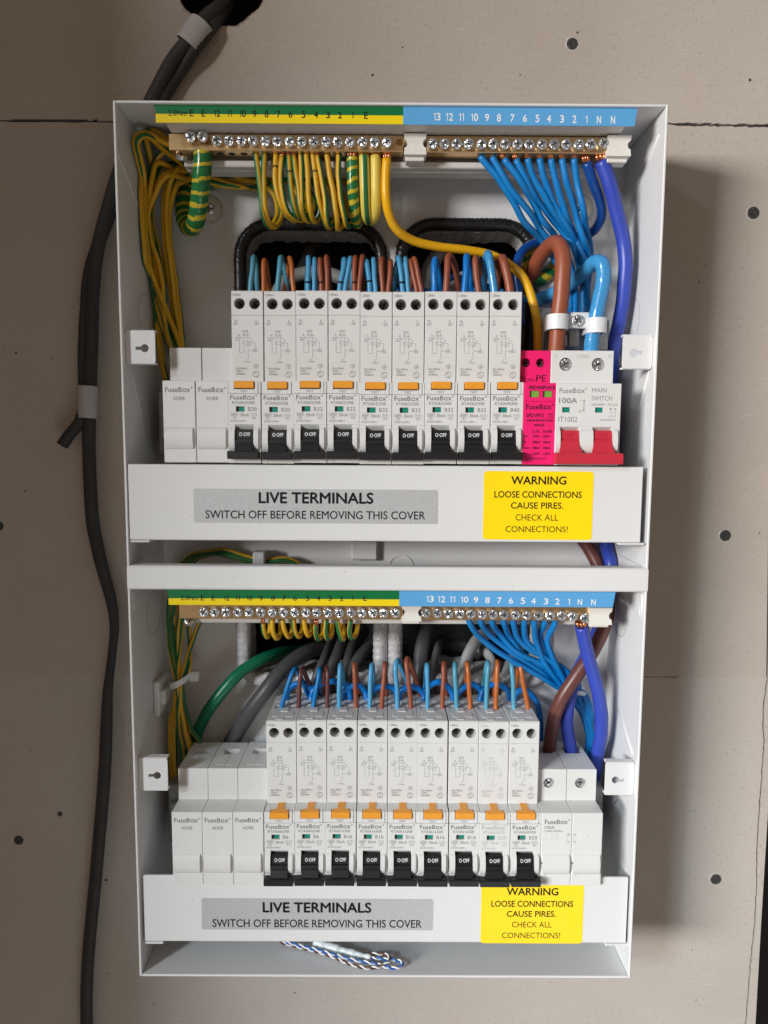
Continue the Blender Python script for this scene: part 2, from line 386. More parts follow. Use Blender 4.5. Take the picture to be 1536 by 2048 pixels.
def screwhead(r=2.85, cross=True, seed=0, dome=.25, sl=.32, dep=1.1, chip=.10):
    """combination-head screw seen from the front, centre at 0, face at d=0"""
    rnd = random.Random(seed); mb = MB(); n = 40; radii = [0, .16, .3, .44, .58, .72, .86, 1]
    vs = []; a = rnd.random()*3
    for ri, q in enumerate(radii):
        for j in range(n if ri else 1):
            t = 2*math.pi*j/n; x, y = q*r*math.cos(t), q*r*math.sin(t)
            xr, yr = x*math.cos(a)+y*math.sin(a), -x*math.sin(a)+y*math.cos(a)
            d = dome*(q*q)
            lim = r*.66
            if (abs(xr) < sl and abs(yr) < lim) or (abs(yr) < sl and abs(xr) < lim): d += dep*(1-q*.5)
            elif abs(xr) < sl*.55 : d += .3
            if .2 < q < .9: d += rnd.uniform(-chip, chip)
            if q > .99: d += .25
            vs.append((x, y, d))
    fs = [[0, 1+j, 1+(j+1) % n] for j in range(n)]
    for ri in range(1, len(radii)-1):
        for j in range(n):
            p, q = 1+(ri-1)*n, 1+ri*n
            fs.append([p+j, q+j, q+(j+1) % n, p+(j+1) % n])
    for f in fs: mb.add([vs[i] for i in f], [list(range(len(f)))], 1 if sum(vs[i][2]-dome*(vs[i][0]**2+vs[i][1]**2)/r**2 for i in f)/len(f) > .42 else 0)
    e = 1+(len(radii)-2)*n; lip = [(vs[e+j][0], vs[e+j][1], 2.6) for j in range(n)]
    mb.add([vs[e+j] for j in range(n)]+lip, [[j, (j+1) % n, n+(j+1) % n, n+j] for j in range(n)], 0, True)
    return mb
SCREWS = [mesh('screw_head', screwhead(2.85, True, k), [zinc, recess], (0,0,0)) for k in range(5)]
HOLESCREW = [mesh('screw_in_hole', screwhead(2.35, True, 20+k,   .2, .34), [screwdark, dark], (0,0,0)) for k in range(3)]
BIGSCREW = [mesh('clamp_screw', screwhead(3.3, True, 40+k, .3, .4), [zinc, recess], (0,0,0)) for k in range(3)]
def put(name, me, p, parent, rot=0.0, tilt=(0, 0), scale=1.0):
    """place a shared mesh (origin at mm 0,0,0) at mm point p under a parent thing or part"""
    o = bpy.data.objects.new(name, me); COL.objects.link(o); o.parent = parent
    o.location = w3(*p)-w3(*ORG[parent.name]); o.rotation_euler = (tilt[0], rot, tilt[1]); o.scale = (scale,)*3
    ORG[o.name] = p; return o
# shared meshes for put() are stored about mm (0,0,0), so build them with org (0,0,0)
def pnt(l): return [tuple(p) for p in l]

# ------------------------------------------------------------------ the wall
WD = 66.0
def at(px, py, D=WD): p = U(px, py, D); return (p[0], p[1])
wall = thing('wall', (145, 245, WD), 'bare grey plasterboard wall behind the white enclosure', None, kind='structure')
del wall['label']
def jag(p, q, n, a, seed):
    r = random.Random(seed); out = []
    for i in range(n+1):
        t = i/n; e = 0 if i in (0, n) else 1
        out.append((p[0]+(q[0]-p[0])*t+e*r.uniform(-a, a), p[1]+(q[1]-p[1])*t+e*r.uniform(-a, a)*.8))
    return out
jl, jr = at(0, 241), at(1536, 249)
JL = (-450, jl[1]-1.2); JR = (at(1548, 249)[0], jr[1])
ja, jb = at(228, 241), at(1338, 245)
# hole at the top
hole = []
hc = at(443, -51); rr_ = random.Random(3)
for i in range(110):
    t = 2*math.pi*i/110; k = 1+.02*math.sin(5*t+1)+.014*math.sin(11*t)+rr_.uniform(-.012, .012)
    hole.append((hc[0]+28.6*k*math.cos(t), hc[1]+28.8*k*math.sin(t)))
top = jag(JL, ja, 40, .35, 1)+jag(ja, jb, 4, 0, 2)[1:]+jag(jb, JR, 30, .55, 5)[1:]+[(JR[0], -350), (-450, -350)]

# lower boards: a tight seam under the box that opens by its right side, hole for the cables
sl = at(1290, 1354); sm_ = at(1356, 1356); sV = sl[1]
crk = [at(1536, 1352), at(1533, 1362), at(1527, 1400), at(1525, 1450), at(1527, 1480), at(1522, 1560), at(1516, 1640), at(1513, 1700), at(1512, 1760), at(1509, 1840), at(1500, 1925), at(1493, 2010), at(1489, 2060), at(1470, 2300), at(1440, 2700)]
RX = at(1534, 1330)[0]
mid = [(p[0], p[1]+1.3) for p in jag(JL, ja, 70, .35, 11)]+[(jb[0], jb[1]+1.0)]+[(p[0], p[1]+1.7) for p in jag(jb, JR, 30, .5, 12)[1:]]+[(RX, sV), (sm_[0]+.2, sV)]+[(p[0], p[1]-.25) for p in jag((sm_[0], sV), (sl[0]-30, sV), 10, .25, 3)]+[(sl[0]-31, sV), (-450, sV)]
bh1 = rrect(52, 134, 66, 190, 22)
def cored(mb):
    for i, f in enumerate(mb.f):
        ds = [mb.v[k][2] for k in f]
        if max(ds)-min(ds) > 1: mb.m[i] = 1
    return mb
def wob(lp, a, seed, closed=True):
    r = random.Random(seed); out = []
    for i, p in enumerate(lp if closed else lp[:-1]):
        q = lp[(i+1) % len(lp)]; n = max(1, int(math.dist(p, q)/2.5))
        for k in range(n): out.append((p[0]+(q[0]-p[0])*k/n+r.uniform(-a, a), p[1]+(q[1]-p[1])*k/n+r.uniform(-a, a)))
    return out
whu = [wob(rrect(56, 138, 47.6, 187, 12), .8, 4), wob(rrect(155.5, 231, 47.4, 187, 12), .8, 5), wob(rrect(55, 244, 271, sV-2.5, 8), .5, 6)]
part('plasterboard', cored(shape([top, hole], WD, WD+12.5)), [board, paper], wall)
part('plasterboard', cored(shape([mid]+whu, WD, WD+25)), [board, paper], wall)
low = [(-450, sV), (sl[0]-31, sV)]+[(p[0], p[1]+.25) for p in jag((sl[0]-30, sV), (sm_[0], sV), 10, .25, 9)]+[(sm_[0]+.2, sV), (crk[0][0], sV)]+[p for p in wob(crk[1:], .25, 8, False)]+[crk[-1], (-450, 850)]
part('plasterboard', cored(shape([low], WD, WD+25)), [board2, paper], wall)
crk2 = [(p[0]+.75+(.25 if i % 2 else 0), p[1]) for i, p in enumerate(wob(crk, .22, 13, False)+[crk[-1]])]
edge = [at(1580, 1040), at(1558, 1352), at(1546, 1500), at(1532, 1720), at(1524, 1850), at(1515, 2010), at(1510, 2100), at(1490, 2400), at(1470, 2700)]
part('board_strip', shape([[at(1541, 1040), at(1540, 1200), at(1538, 1330)]+crk2[1:]+list(reversed(edge))], WD+1.2, WD+13), board2, wall)
part('alcove_return', MB().box(-400, -386, -350, 850, -428, WD-.1, .4), board, wall)  # unseen return, added and sized to shade the left of the wall
bk = MB(); bk.box(-450, 620, -350, 860, 150, 152, .1)
for q in ((-450, -448, -350, 860), (618, 620, -350, 860), (-448, 618, -350, -348), (-448, 618, 858, 860)): bk.box(*q, WD+26, 150, .1)
part('cavity_backing', bk, backing, wall)  # closed box added behind the boards to keep the openings dark
# torn paper round the hole
tp = MB(); r_ = random.Random(9); n_ = len(hole); vs_ = []
for i in range(n_):
    t = 2*math.pi*i/n_; x, v = hole[i]; k = r_.uniform(.2, 1.6)*(1.0 if math.sin(t) > -.2 else .4); l = math.hypot(x-hc[0], v-hc[1]); ux, uv_ = (x-hc[0])/l, (v-hc[1])/l
    vs_ += [(x-ux*.5*r_.random(), v-uv_*.5*r_.random(), WD+.5), (x+ux*.15, v+uv_*.15, WD-.3*r_.random()-.05), (x+ux*k, v+uv_*k, WD-.02)]
tp.add(vs_, [[3*i+a, 3*i+a+1, (3*i+a+4) % (3*n_), (3*i+a+3) % (3*n_)] for i in range(n_) for a in (0, 1)])
part('torn_paper', tp, mat('torn_paper_edge', (.40,.31,.235), .9, noise=.35, nscale=300, bump=.6, bscale=500), wall)
def wall_screw(px, py, r, seed, rim=True):
    x, v = at(px, py); mb = screwhead(r, True, seed, .3, .12*r, .42, .05)
    o = put('drywall_screw', mesh('drywall_screw', mb, [grit, dark], (0,0,0)), (x, v, WD-.92), wall)
    if rim:
        rg = MB(); q = random.Random(seed); n = 26; vs = []
        for i in range(n):
            t = 2*math.pi*i/n; k1 = r*1.0; k2 = r*(1.12+.28*q.random()*(1 if math.sin(t-.7) > -.3 else .35))
            vs += [(math.cos(t)*k1, math.sin(t)*k1, -.12), (math.cos(t)*k2, math.sin(t)*k2, .1)]
        rg.add(vs, [[2*i, 2*i+1, (2*i+3) % (2*n), (2*i+2) % (2*n)] for i in range(n)])
        put('torn_rim', mesh('torn_rim', rg, paper, (0,0,0)), (x, v, WD-.15), wall)
for k, (px, py, r) in enumerate(((1506, 426, 3.7), (1450, 1071, 3.65), (1431, 1758, 3.65), (38, 1680, 3.3), (-3, 1052, 3.2), (1144, 88, 3.4))): wall_screw(px, py, r, 60+k, k not in (4,))
pits = MB(); pr = random.Random(21)
for px, py, r in ((120, 1627, 2.0), (212, 1760, 1.0), (214, 1947, .6), (308, 2010, .6), (50, 982, .6), (32, 706, .8), (1392, 2000, .5), (1398, 565, .6), (1384, 1900, .5), (1519, 1066, .6), (1500, 160, .9), (1155, 65, .8), (805, 95, .5), (745, 150, .8), (590, 1985, .6), (400, 2000, .5), (1410, 532, .5), (1040, 150, .5)):
    x, v = at(px, py); n = 9; base = [(x+r*(.7+.5*pr.random())*math.cos(2*math.pi*i/n), v+r*(.7+.5*pr.random())*math.sin(2*math.pi*i/n), WD-.06) for i in range(n)]
    pits.add(base+[(x, v, WD-.12)], [[i, (i+1) % n, n] for i in range(n)])
o = part('dirt_speck', pits, grit, wall); o['kind'] = 'stuff'
pm = MB()
for px, py, w_, h_ in ((100, 240, 46, .8), (190, 241, 3, 1.6)):
    x, v = at(px, py); pm.add([(x-w_/2, v-h_*.3, WD-.05), (x+w_/2, v-h_*.5, WD-.05), (x+w_/2, v+h_*.4, WD-.05), (x-w_/2, v+h_*.6, WD-.05)], [[0,1,2,3]])
part('pen_mark', pm, mat('ink_mark', (.02,.02,.06), .8), wall)

# ------------------------------------------------------------------ the enclosure
BX, BH, BD = 290.0, 491.2, 64.8
enc = thing('consumer_unit_enclosure', (145, BH, BD), 'open white metal two-row fuse box enclosure on the plasterboard wall', 'enclosure')
mb = shape([[(1.3, 1.3), (BX-1.3, 1.3), (BX-1.3, BH-1.3), (1.3, BH-1.3)], rrect(53, 140.5, 44, 190, 20), rrect(152.5, 234, 43.5, 190, 20),
            rrect(52, 141, 268, 331.5, 11), rrect(150.5, 247.5, 268, 332, 11)], BD-1.2, BD)
part('back_panel', mb, white_metal, enc)
def side(x0, x1, name):
    for v0, v1 in ((0.0, 245.6), (258.2, BH)): part(name, MB().box(x0, x1, v0, v1, 0, BD+.6, .35), white_metal, enc)
    part(name, MB().box(x0+.02, x1-.02, 245.7, 258.1, 2.2, BD+.5, .1), white_metal, enc)
side(0, 1.4, 'side_wall'); side(BX-1.4, BX, 'side_wall')
part('top_wall', MB().box(1.45, BX-1.45, 0.02, 1.3, -.05, BD+.5, .35), white_metal, enc)
part('bottom_wall', MB().box(1.45, BX-1.45, BH-1.4, BH-.02, -.1, BD+.5, .4), white_metal, enc)
# bridge bar between the two rows
pb = [(245.4, 7), (245.4, 1.2), (245.7, .3), (246.5, -.35), (258.0, -.5), (258.8, .1), (259.1, 1.0), (259.1, 7), (258.2, 7), (258.2, 1.2), (246.4, 1.2), (246.4, 7)]
part('bridge_bar', MB().prof(pb, .05, BX-.1), white_metal, enc)
# folded keyhole brackets
def bracket(x0, x1, y0, y1, left, low):
    a, b = U(x0, y0, 4), U(x1, y1, 4); xa, xb, va, vb = a[0], b[0], a[1], b[1]
    if left: xa = 1.6
    else: xb = BX-1.6
    cx, cv = (xa+xb)/2+(2.3 if left else -2.3), (va+vb)/2+.6
    kh = []; 
    for i in range(20):
        t = math.radians(25+i*310/19) if not left else math.radians(205+i*310/19)
        kh.append((cx+2.2*math.cos(t), cv+2.2*math.sin(t)))
    sx = 1 if not left else -1
    kh = kh+([(cx+5.0, cv-.85), (cx+5.0, cv+.85)] if not left else [(cx-5.0, cv+.85), (cx-5.0, cv-.85)])
    mb = shape([rrect(xa, xb, va+1, vb-1, .8), kh], 4, 5.1)
    for s_, v in ((-1, va+1), (1, vb-1)):
        vv = v if s_ < 0 else v
        pr = [(vv, 5.05), (vv-s_*.0, 4.05), (vv+s_*.7, 4.0), (vv+s_*1.15, 4.6), (vv+s_*1.15, 9), (vv+s_*.15, 9), (vv+s_*.15, 5.05)]
        mb.prof(pr, xa+.3, xb-.3)
    part('cover_bracket', mb, white_metal, enc)
bracket(253, 311, 660, 728, True, False); bracket(1247, 1310, 669, 738, False, False)
bracket(277, 336, 1516, 1582, True, True); bracket(1212, 1272, 1525, 1591, False, True)
# creases and knock-outs on the inner sides
def crease(x, p, q, r=.35):
    cr = MB().tube([(x, p[0], p[1]), (x, (p[0]+q[0])/2, (p[1]+q[1])/2), (x, q[0], q[1])], r, 6); part('pressed_crease', cr, white_metal, enc)
XL, XR = 1.45, BX-1.45
crease(XL, (136, 10), (181, 40)); crease(XL, (338, 38), (352, 8)); crease(XR, (12, 8), (32, 44), .5); crease(XR, (340, 36), (357, 8), .5); crease(XR, (136, 8), (178, 34), .5)
crease(XL, (26, 2), (46, 36)); crease(XL, (261, 5), (272, 5), .6); crease(XR, (261, 4), (275, 4), .7); crease(XL, (372, 10), (400, 40)); crease(XR, (268, 10), (276, 5), .3); crease(XR, (372, 12), (400, 34), .5)
for x in (XL, XR):
    for v, d in ((104, 40), (282, 40)):
        kk = MB(); kk.tube([(x, v+13*math.cos(2*math.pi*i/36), d+13*math.sin(2*math.pi*i/36)) for i in range(37)], .16, 5, cap=False); part('knockout', kk, mat('knockout_line', (.3,.3,.3), .5), enc)
# DIN rails
for V in (166.5, 411):
    mb = MB().box(7, 283, V-17.5, V-12, 55.8, 57, .2).box(7, 283, V+12, V+17.5, 55.8, 57, .2).box(7, 283, V-11.5, V+11.5, 61.5, 62.6, .2).box(7, 283, V-12.3, V-11.2, 56.5, 62.3, .2).box(7, 283, V+11.2, V+12.3, 56.5, 62.3, .2)
    mb.box(10, 16, V-10, V+10, 58, 63.3, .3).box(274, 280, V-10, V+10, 58, 63.3, .3)
    part('din_rail', mb, steel, enc)
    for xx in (8, 273): part('rail_clamp', MB().box(xx, xx+9, V-19, V+19, 38, 55.5, .8).box(xx+2, xx+7, V-9, V+9, 34, 37.9, .8), mat('grey_plastic', (.30,.31,.31), .45, noise=.1), enc)
# mounting screws
for px, py in ((419, 417), (1158, 417)):
    x, v, _ = U(px, py, 62)
    wz = MB().ring(x, v, 3.0, 7.4, 62.0, 63.2, 36); wz.ring(x, v, 7.4, 7.7, 62.3, 63.3, 36); part('washer', wz, washer_m, enc)
    put('mounting_screw', BIGSCREW[0], (x, v, 60.8), enc, .4)
    part('screw_boss', MB().ring(x, v, 9.2, 11.5, 63.0, 63.55, 36), white_metal, enc)
# cable entry trims
def trim(loop, r, M, seg=1.0, ribs=1.6, bar=0.0):
    pts = []
    n = len(loop)
    for i in range(n):
        p, q = loop[i], loop[(i+1) % n]; k = max(1, int(math.dist(p, q)/seg))
        for j in range(k): pts.append((p[0]+(q[0]-p[0])*j/k, p[1]+(q[1]-p[1])*j/k, BD-1.5))
    pts += pts[:1]
    mb = MB().tube(pts, r, 12, cap=False, rfun=lambda L: 1-.07*(math.sin(L*2*math.pi/ribs) > .3), flat=1.0)
    return part('edge_trim', mb, M, enc)
trim(rrect(53, 140.5, 44, 190, 20), 4.0, rubber); trim(rrect(152.5, 234, 43.5, 190, 20), 4.0, rubber)
trim(rrect(52, 141, 268, 331.5, 11), 4.9, foam, ribs=1.3); trim(rrect(150.5, 247.5, 268, 332, 11), 4.9, foam, ribs=1.3)
# back box seen in the gap
part('blank_stopper', MB().box(122, 139, 239, 252, 58, 63.4, 1.2).ring(154, 257, 7.5, 8.1, 63.0, 63.5, 30), plastic, enc)

# ------------------------------------------------------------------ modules on the rails
PIT = 17.786
def org_of(x, v): return (x, v, 57.0)
PRINT = {}
def dtext(fn, key, mats):
    if key not in PRINT:
        mb = MB(); fn(mb); PRINT[key] = mesh('printed_text', mb, mats, (0, 0, 57))
    return PRINT[key]
SHARED = {}
def shared(key, fn, mats, org=(0, 0, 57)):
    if key not in SHARED:
        mb = MB(); fn(mb); SHARED[key] = mesh(key, mb, mats, org)
    return SHARED[key]
def sub(name, me, parent, label=None):
    o = bpy.data.objects.new(name, me); COL.objects.link(o); o.parent = parent; ORG[o.name] = ORG[parent.name]
    if label: o['label'] = label
    return o
TOP = -49.7; UD = 11.0; W_ = 17.66
def rcbo_body(mb):
    mb.box(.12, W_-.06, TOP+13.05, 2, UD, 57, .25)                                        # tall housing
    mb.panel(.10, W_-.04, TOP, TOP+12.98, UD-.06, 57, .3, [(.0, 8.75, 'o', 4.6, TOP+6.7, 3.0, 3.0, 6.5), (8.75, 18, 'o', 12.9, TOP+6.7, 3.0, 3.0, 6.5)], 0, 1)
    # top with the wire entries: a second panel laid on the top
    mp = lambda p: (p[0], TOP-.35+p[2], p[1])
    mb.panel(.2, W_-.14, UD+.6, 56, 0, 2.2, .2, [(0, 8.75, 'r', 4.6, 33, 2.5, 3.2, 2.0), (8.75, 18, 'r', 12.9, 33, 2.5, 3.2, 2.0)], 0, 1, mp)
    mb.box(2.6, 14.9, TOP-.55, TOP-.2, 17.5, 24.5, .15); mb.box(.2, 17.4, TOP-.5, TOP-.2, 42, 55.9, .15); mb.box(6.5, 11, TOP-.75, TOP-.2, 25.5, 31, .15); mb.box(8.9, 9.1, TOP-.7, TOP-.2, 31, 42, .05); mb.box(5, 9.5, TOP-.6, TOP-.2, 13.5, 17.3, .1)
    mb.box(.05, W_, 0, 44.3, 3.6, 57, .3)                                                 # nose
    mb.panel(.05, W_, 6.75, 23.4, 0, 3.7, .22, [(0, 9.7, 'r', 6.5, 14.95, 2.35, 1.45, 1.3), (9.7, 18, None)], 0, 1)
    mb.box(.05, 3.3, 0, 6.6, .2, 3.7, .2); mb.box(14.3, 16.2, 0, 6.6, .2, 3.7, .2); mb.box(16.35, W_, 0, 6.6, .5, 3.7, .2); mb.box(3.25, 14.35, 4.3, 6.6, .15, 3.7, .15)
    mb.box(.05, 3.65, 23.35, 44.3, 0.05, 3.7, .25); mb.box(13.75, W_, 23.35, 44.3, .05, 3.7, .25); mb.box(3.6, 13.8, 41.0, 44.25, .1, 3.7, .2)
    mb.prof([(23.3, .1), (26.3, 3.65), (23.3, 3.65)], 3.6, 13.8)
    mb.bulge(.35, 3.55, 24.6, 37.6, .1, 3.0); mb.bulge(13.85, 16.35, 24.6, 37.6, .1, 3.0)
def rcbo_toggle(mb):
    mb.prof([(25.9, 3.0), (25.9, .2), (26.2, -.2), (30.6, -1.3), (30.9, -.9), (31.3, -.95), (31.5, -1.6), (33.2, -2.1), (33.4, -1.8), (33.7, -1.9), (33.9, -2.35), (38, -4.2), (38, 3.0)], 3.8, 13.6)
    mb.prof([(37.6, -2), (37.7, -5.2), (38.2, -5.9), (41.4, -5.8), (41.9, -5.2), (42.0, -1.0), (41.6, -.4), (38.2, -.4)], .25, 17.0)
def tog_text(mb): text(mb, 'O·OFF', 5.9, 11.9, 27.6, 29.6, lambda v: -.27-(v-26.2)*.25, .01)
def rcbo_test(mb): mb.box(3.55, 14.1, -.1, 3.75, -.75, 2.4, .3); mb.box(6.7, 11.0, -.3, .5, 2.0, 10.9, .12); mb.box(4.2, 13.5, -.22, .5, 1.5, 3.4, .15); mb.box(8.6, 8.75, 1.1, 3.8, -.82, 0, .03)
def rcbo_ind(mb): mb.box(5.7, 8.7, 13.65, 16.25, .9, 1.28, .1, 0); mb.box(4.3, 5.65, 13.65, 16.25, .95, 1.28, .1, 1)
def rcbo_print(model, amp):
    def fn(mb):
        d = -.05
        text(mb, 'TEST', 6.5, 10.5, 4.75, 6.0, .1)
        brand(mb, 1.2, 14.7, 7.5, 9.9, d); text(mb, model, 2.2, 14.4, 10.75, 12.35, d, .004)
        text(mb, amp, 10.8, 10.8+1.55*len(amp), 13.9, 16.0, d, .004)
        text(mb, '6000', 1.8, 4.8, 17.3, 18.4, d); poly(mb, [(1.3,17),(5.3,17),(5.3,18.7),(1.3,18.7),(1.3,17)], d, .1); text(mb, '3', 2.9, 3.6, 19.1, 20.1, d); poly(mb, [(2.4,18.9),(4.1,18.9),(4.1,20.3),(2.4,20.3),(2.4,18.9)], d, .1)
        text(mb, '30mA', 6.4, 11.3, 17.2, 19.0, d, .004)
        poly(mb, [(12.4,17.2),(15.6,17.2),(15.6,18.7),(12.4,18.7),(12.4,17.2)], d, .1); poly(mb, [(12.6,18.4),(13.3,17.5),(14,18.3),(14.7,17.5),(15.4,18.4)], d, .13); text(mb, 'E3', 13.2, 15.0, 19.1, 20.2, d); 
        text(mb, 'IEC/EN 61009-1', 1.3, 9.6, 20.9, 21.9, d)
        d = UD-.13; T = TOP
        text(mb, '1.2Nm', .7, 5.2, T+1.3, T+2.6, d-.02)
        for u, c in ((1.9, 'N'), (13.5, 'L')): text(mb, c, u, u+1.1, T+15.3, T+16.6, d+.06); text(mb, 'OUT', u-.7, u+1.8, T+17.0, T+18.2, d+.06)
        d += .06
        text(mb, 'Load', 6.2, 8.9, T+20.8, T+21.9, d); text(mb, 'N', 6.4, 7.1, T+22.2, T+23.1, d); text(mb, 'L', 8.5, 9.1, T+22.2, T+23.1, d); text(mb, 'OUT OUT', 6.0, 9.8, T+23.4, T+24.3, d)
        text(mb, 'N', 3.6, 4.4, T+23.2, T+24.2, d); text(mb, 'in-Supply', 2.2, 5.8, T+24.7, T+25.6, d); text(mb, '(Blue)', 2.3, 4.7, T+26.0, T+26.9, d)
        for pl in ([(6.9,T+24.8),(6.9,T+33.3),(4.3,T+33.3),(4.3,T+31)], [(4.3,T+31),(4.6,T+30.4),(4.0,T+29.6),(4.6,T+28.8),(4.3,T+28.2),(4.3,T+27.2)], [(6.9,T+25.2),(10.6,T+25.2),(10.6,T+26)], [(10.6,T+26.9),(10.6,T+29.3),(9.0,T+29.3)], [(10.6,T+26.5),(11.6,T+26.5)], [(11.6,T+26),(11.6,T+27)],
                   [(9,T+24.8),(9,T+31)], [(6.2,T+27.2),(9.9,T+27.2),(9.9,T+28.6),(6.2,T+28.6),(6.2,T+27.2)], [(9.9,T+27.8),(13,T+27.8),(13,T+31.4)], [(12,T+31.4),(14.2,T+31.4),(14.2,T+32.7),(12,T+32.7),(12,T+31.4)], [(12,T+32),(9.8,T+32),(9.3,T+31.6)], [(9,T+32.8),(9.6,T+31.4)],
                   [(9,T+32.8),(9.3,T+33.6),(8.8,T+34.3),(9.4,T+35),(9,T+35.8),(9,T+36.6)]): poly(mb, pl, d, .12)
        circ(mb, 9, T+29.3, .15, d, .25, n=6)
        text(mb, 'IΔ', 12.4, 13.8, T+31.7, T+32.4, d)
        text(mb, 'L', 7.9, 8.5, T+36.3, T+37.4, d); text(mb, 'in-Supply', 6.6, 10.1, T+37.8, T+38.7, d)
        text(mb, 'IΔn=30mA', 2.3, 8.6, T+41.2, T+42.4, d); text(mb, '230V ~', 2.4, 6.9, T+42.8, T+43.9, d); text(mb, '50/60Hz', 2.4, 7.5, T+44.3, T+45.4, d)
        circ(mb, 13.4, T+40.5, 1.05, d, .13); text(mb, '-25', 12.7, 14.1, T+40, T+41, d)
        for i in range(8):
            a = i*math.pi/4; line(mb, 13.4+1.3*math.cos(a), T+40.5+1.3*math.sin(a), 13.4+1.7*math.cos(a), T+40.5+1.7*math.sin(a), d, .13)
        circ(mb, 13.4, T+45.0, 1.65, d, .2); poly(mb, [(14.1,T+43.9),(13.1,T+43.8),(12.6,T+44.4),(13.4,T+45.1),(14.1,T+45.7),(13.6,T+46.4),(12.6,T+46.2)], d, .17)
    return fn
def module(kind, x, v, label, cat, group, **kw):
    org = org_of(x, v); t = thing(kind, org, label, cat, group); q = random.Random(label)
    t.location += Vector((q.uniform(-.05, .05), q.uniform(-.35, .1), q.uniform(-.22, .22)))*.001; t.rotation_euler = (q.uniform(-.004, .004), q.uniform(-.0025, .0025), q.uniform(-.004, .004))
    return t
def rcbo(x, v, model, amp, label, group, faded=False, k=0):
    t = module('circuit_breaker', x, v, label, 'circuit breaker', group)
    sub('housing', shared('housing', rcbo_body, [plastic, deep]), t)
    tg = sub('toggle', shared('toggle', rcbo_toggle, black), t); sub('toggle_text', shared('toggle_text', tog_text, inkw), tg)
    sub('test_button', shared('test_button', rcbo_test, orange), t)
    sub('indicator', shared('indicator', rcbo_ind, [teal, dark]), t)
    sub('printed_text', dtext(rcbo_print(model, amp), (model, faded), faint if faded else ink), t, 'faded grey printing' if faded else None)
    for i, u in enumerate((4.6, 12.9)): put('terminal_screw', HOLESCREW[(k+i) % 3], (x+u, v+TOP+6.7, UD+5.2), t, k*.7+i)
    return t
def blank_body(mb):
    mp = lambda p: (p[0], -18.9-.3+p[2], p[1])
    mb.box(.12, W_-.06, -16.2, 2, 15, 52, .06)
    mb.panel(.12, W_-.06, 15, 52, 0, 3.05, .3, [(0, 18, 'r', 9.3, 38, 4.6, 4.0, 2.9)], 0, 0, mp)
    mb.box(8.85, 9.05, -19.35, -18.9, 16, 36.6, .05); mb.box(4, 13.6, -19.32, -18.9, 19.6, 20.0, .05)
    mb.box(.05, W_, 0, 44.3, 0, 57, .35)
    mb.bulge(.7, 16.1, 24.8, 37.2, .1, 2.6)
    mb.box(.1, W_-.05, 37.6, 37.75, -.06, .3, .02)
def blank_print(mb): brand(mb, 1.5, 15.2, 3.6, 6.2, -.05); text(mb, 'ADRB', 5.6, 11.9, 8.6, 10.5, -.05, .004)
def blank(x, v, label, group):
    t = module('blank_module', x, v, label, 'blank plate', group)
    sub('housing', shared('blank_housing', blank_body, [plastic, deep]), t)
    sub('printed_text', dtext(blank_print, 'adrb', ink), t)
    return t
ROW1 = (22.3, 144.0); ROW2 = (21.15, 388.9)
ordn = ('first', 'second', 'third', 'fourth', 'fifth', 'sixth', 'seventh', 'eighth', 'ninth')
up = [('RTA062030B', 'B20')]*2+[('RTA063230B', 'B32')]*6+[('RTA064030B', 'B40')]
lo = [('RTA060630B', 'B6')]*2+[('RTA061630B', 'B16')]*5+[('RTA062030B', 'B20')]*2
for i in range(2): blank(ROW1[0]+PIT*i, ROW1[1], ('plain white blank plate at the far left of upper row', 'plain white blank plate of upper row touching first upper breaker')[i], 'blank plates of the upper row')
for i, (a, b) in enumerate(up): rcbo(ROW1[0]+PIT*(2+i), ROW1[1], a, b, 'white %s breaker with black switch, %s in upper row from the blank plates' % (b, ordn[i]), 'breakers of the upper row', False, i)
for i in range(3): blank(ROW2[0]+PIT*i, ROW2[1], ('plain white blank plate at the far left of lower row', 'middle of the three white blank plates in lower row', 'plain white blank plate of lower row touching first lower breaker')[i], 'blank plates of the lower row')
for i, (a, b) in enumerate(lo): rcbo(ROW2[0]+PIT*(3+i), ROW2[1], a, b, ('white %s breaker with faded printing, %s in lower row from the blank plates' if i == 7 else 'white %s breaker with black switch, %s in lower row from the blank plates') % (b, ordn[i]), 'breakers of the lower row', i == 7, i+3)

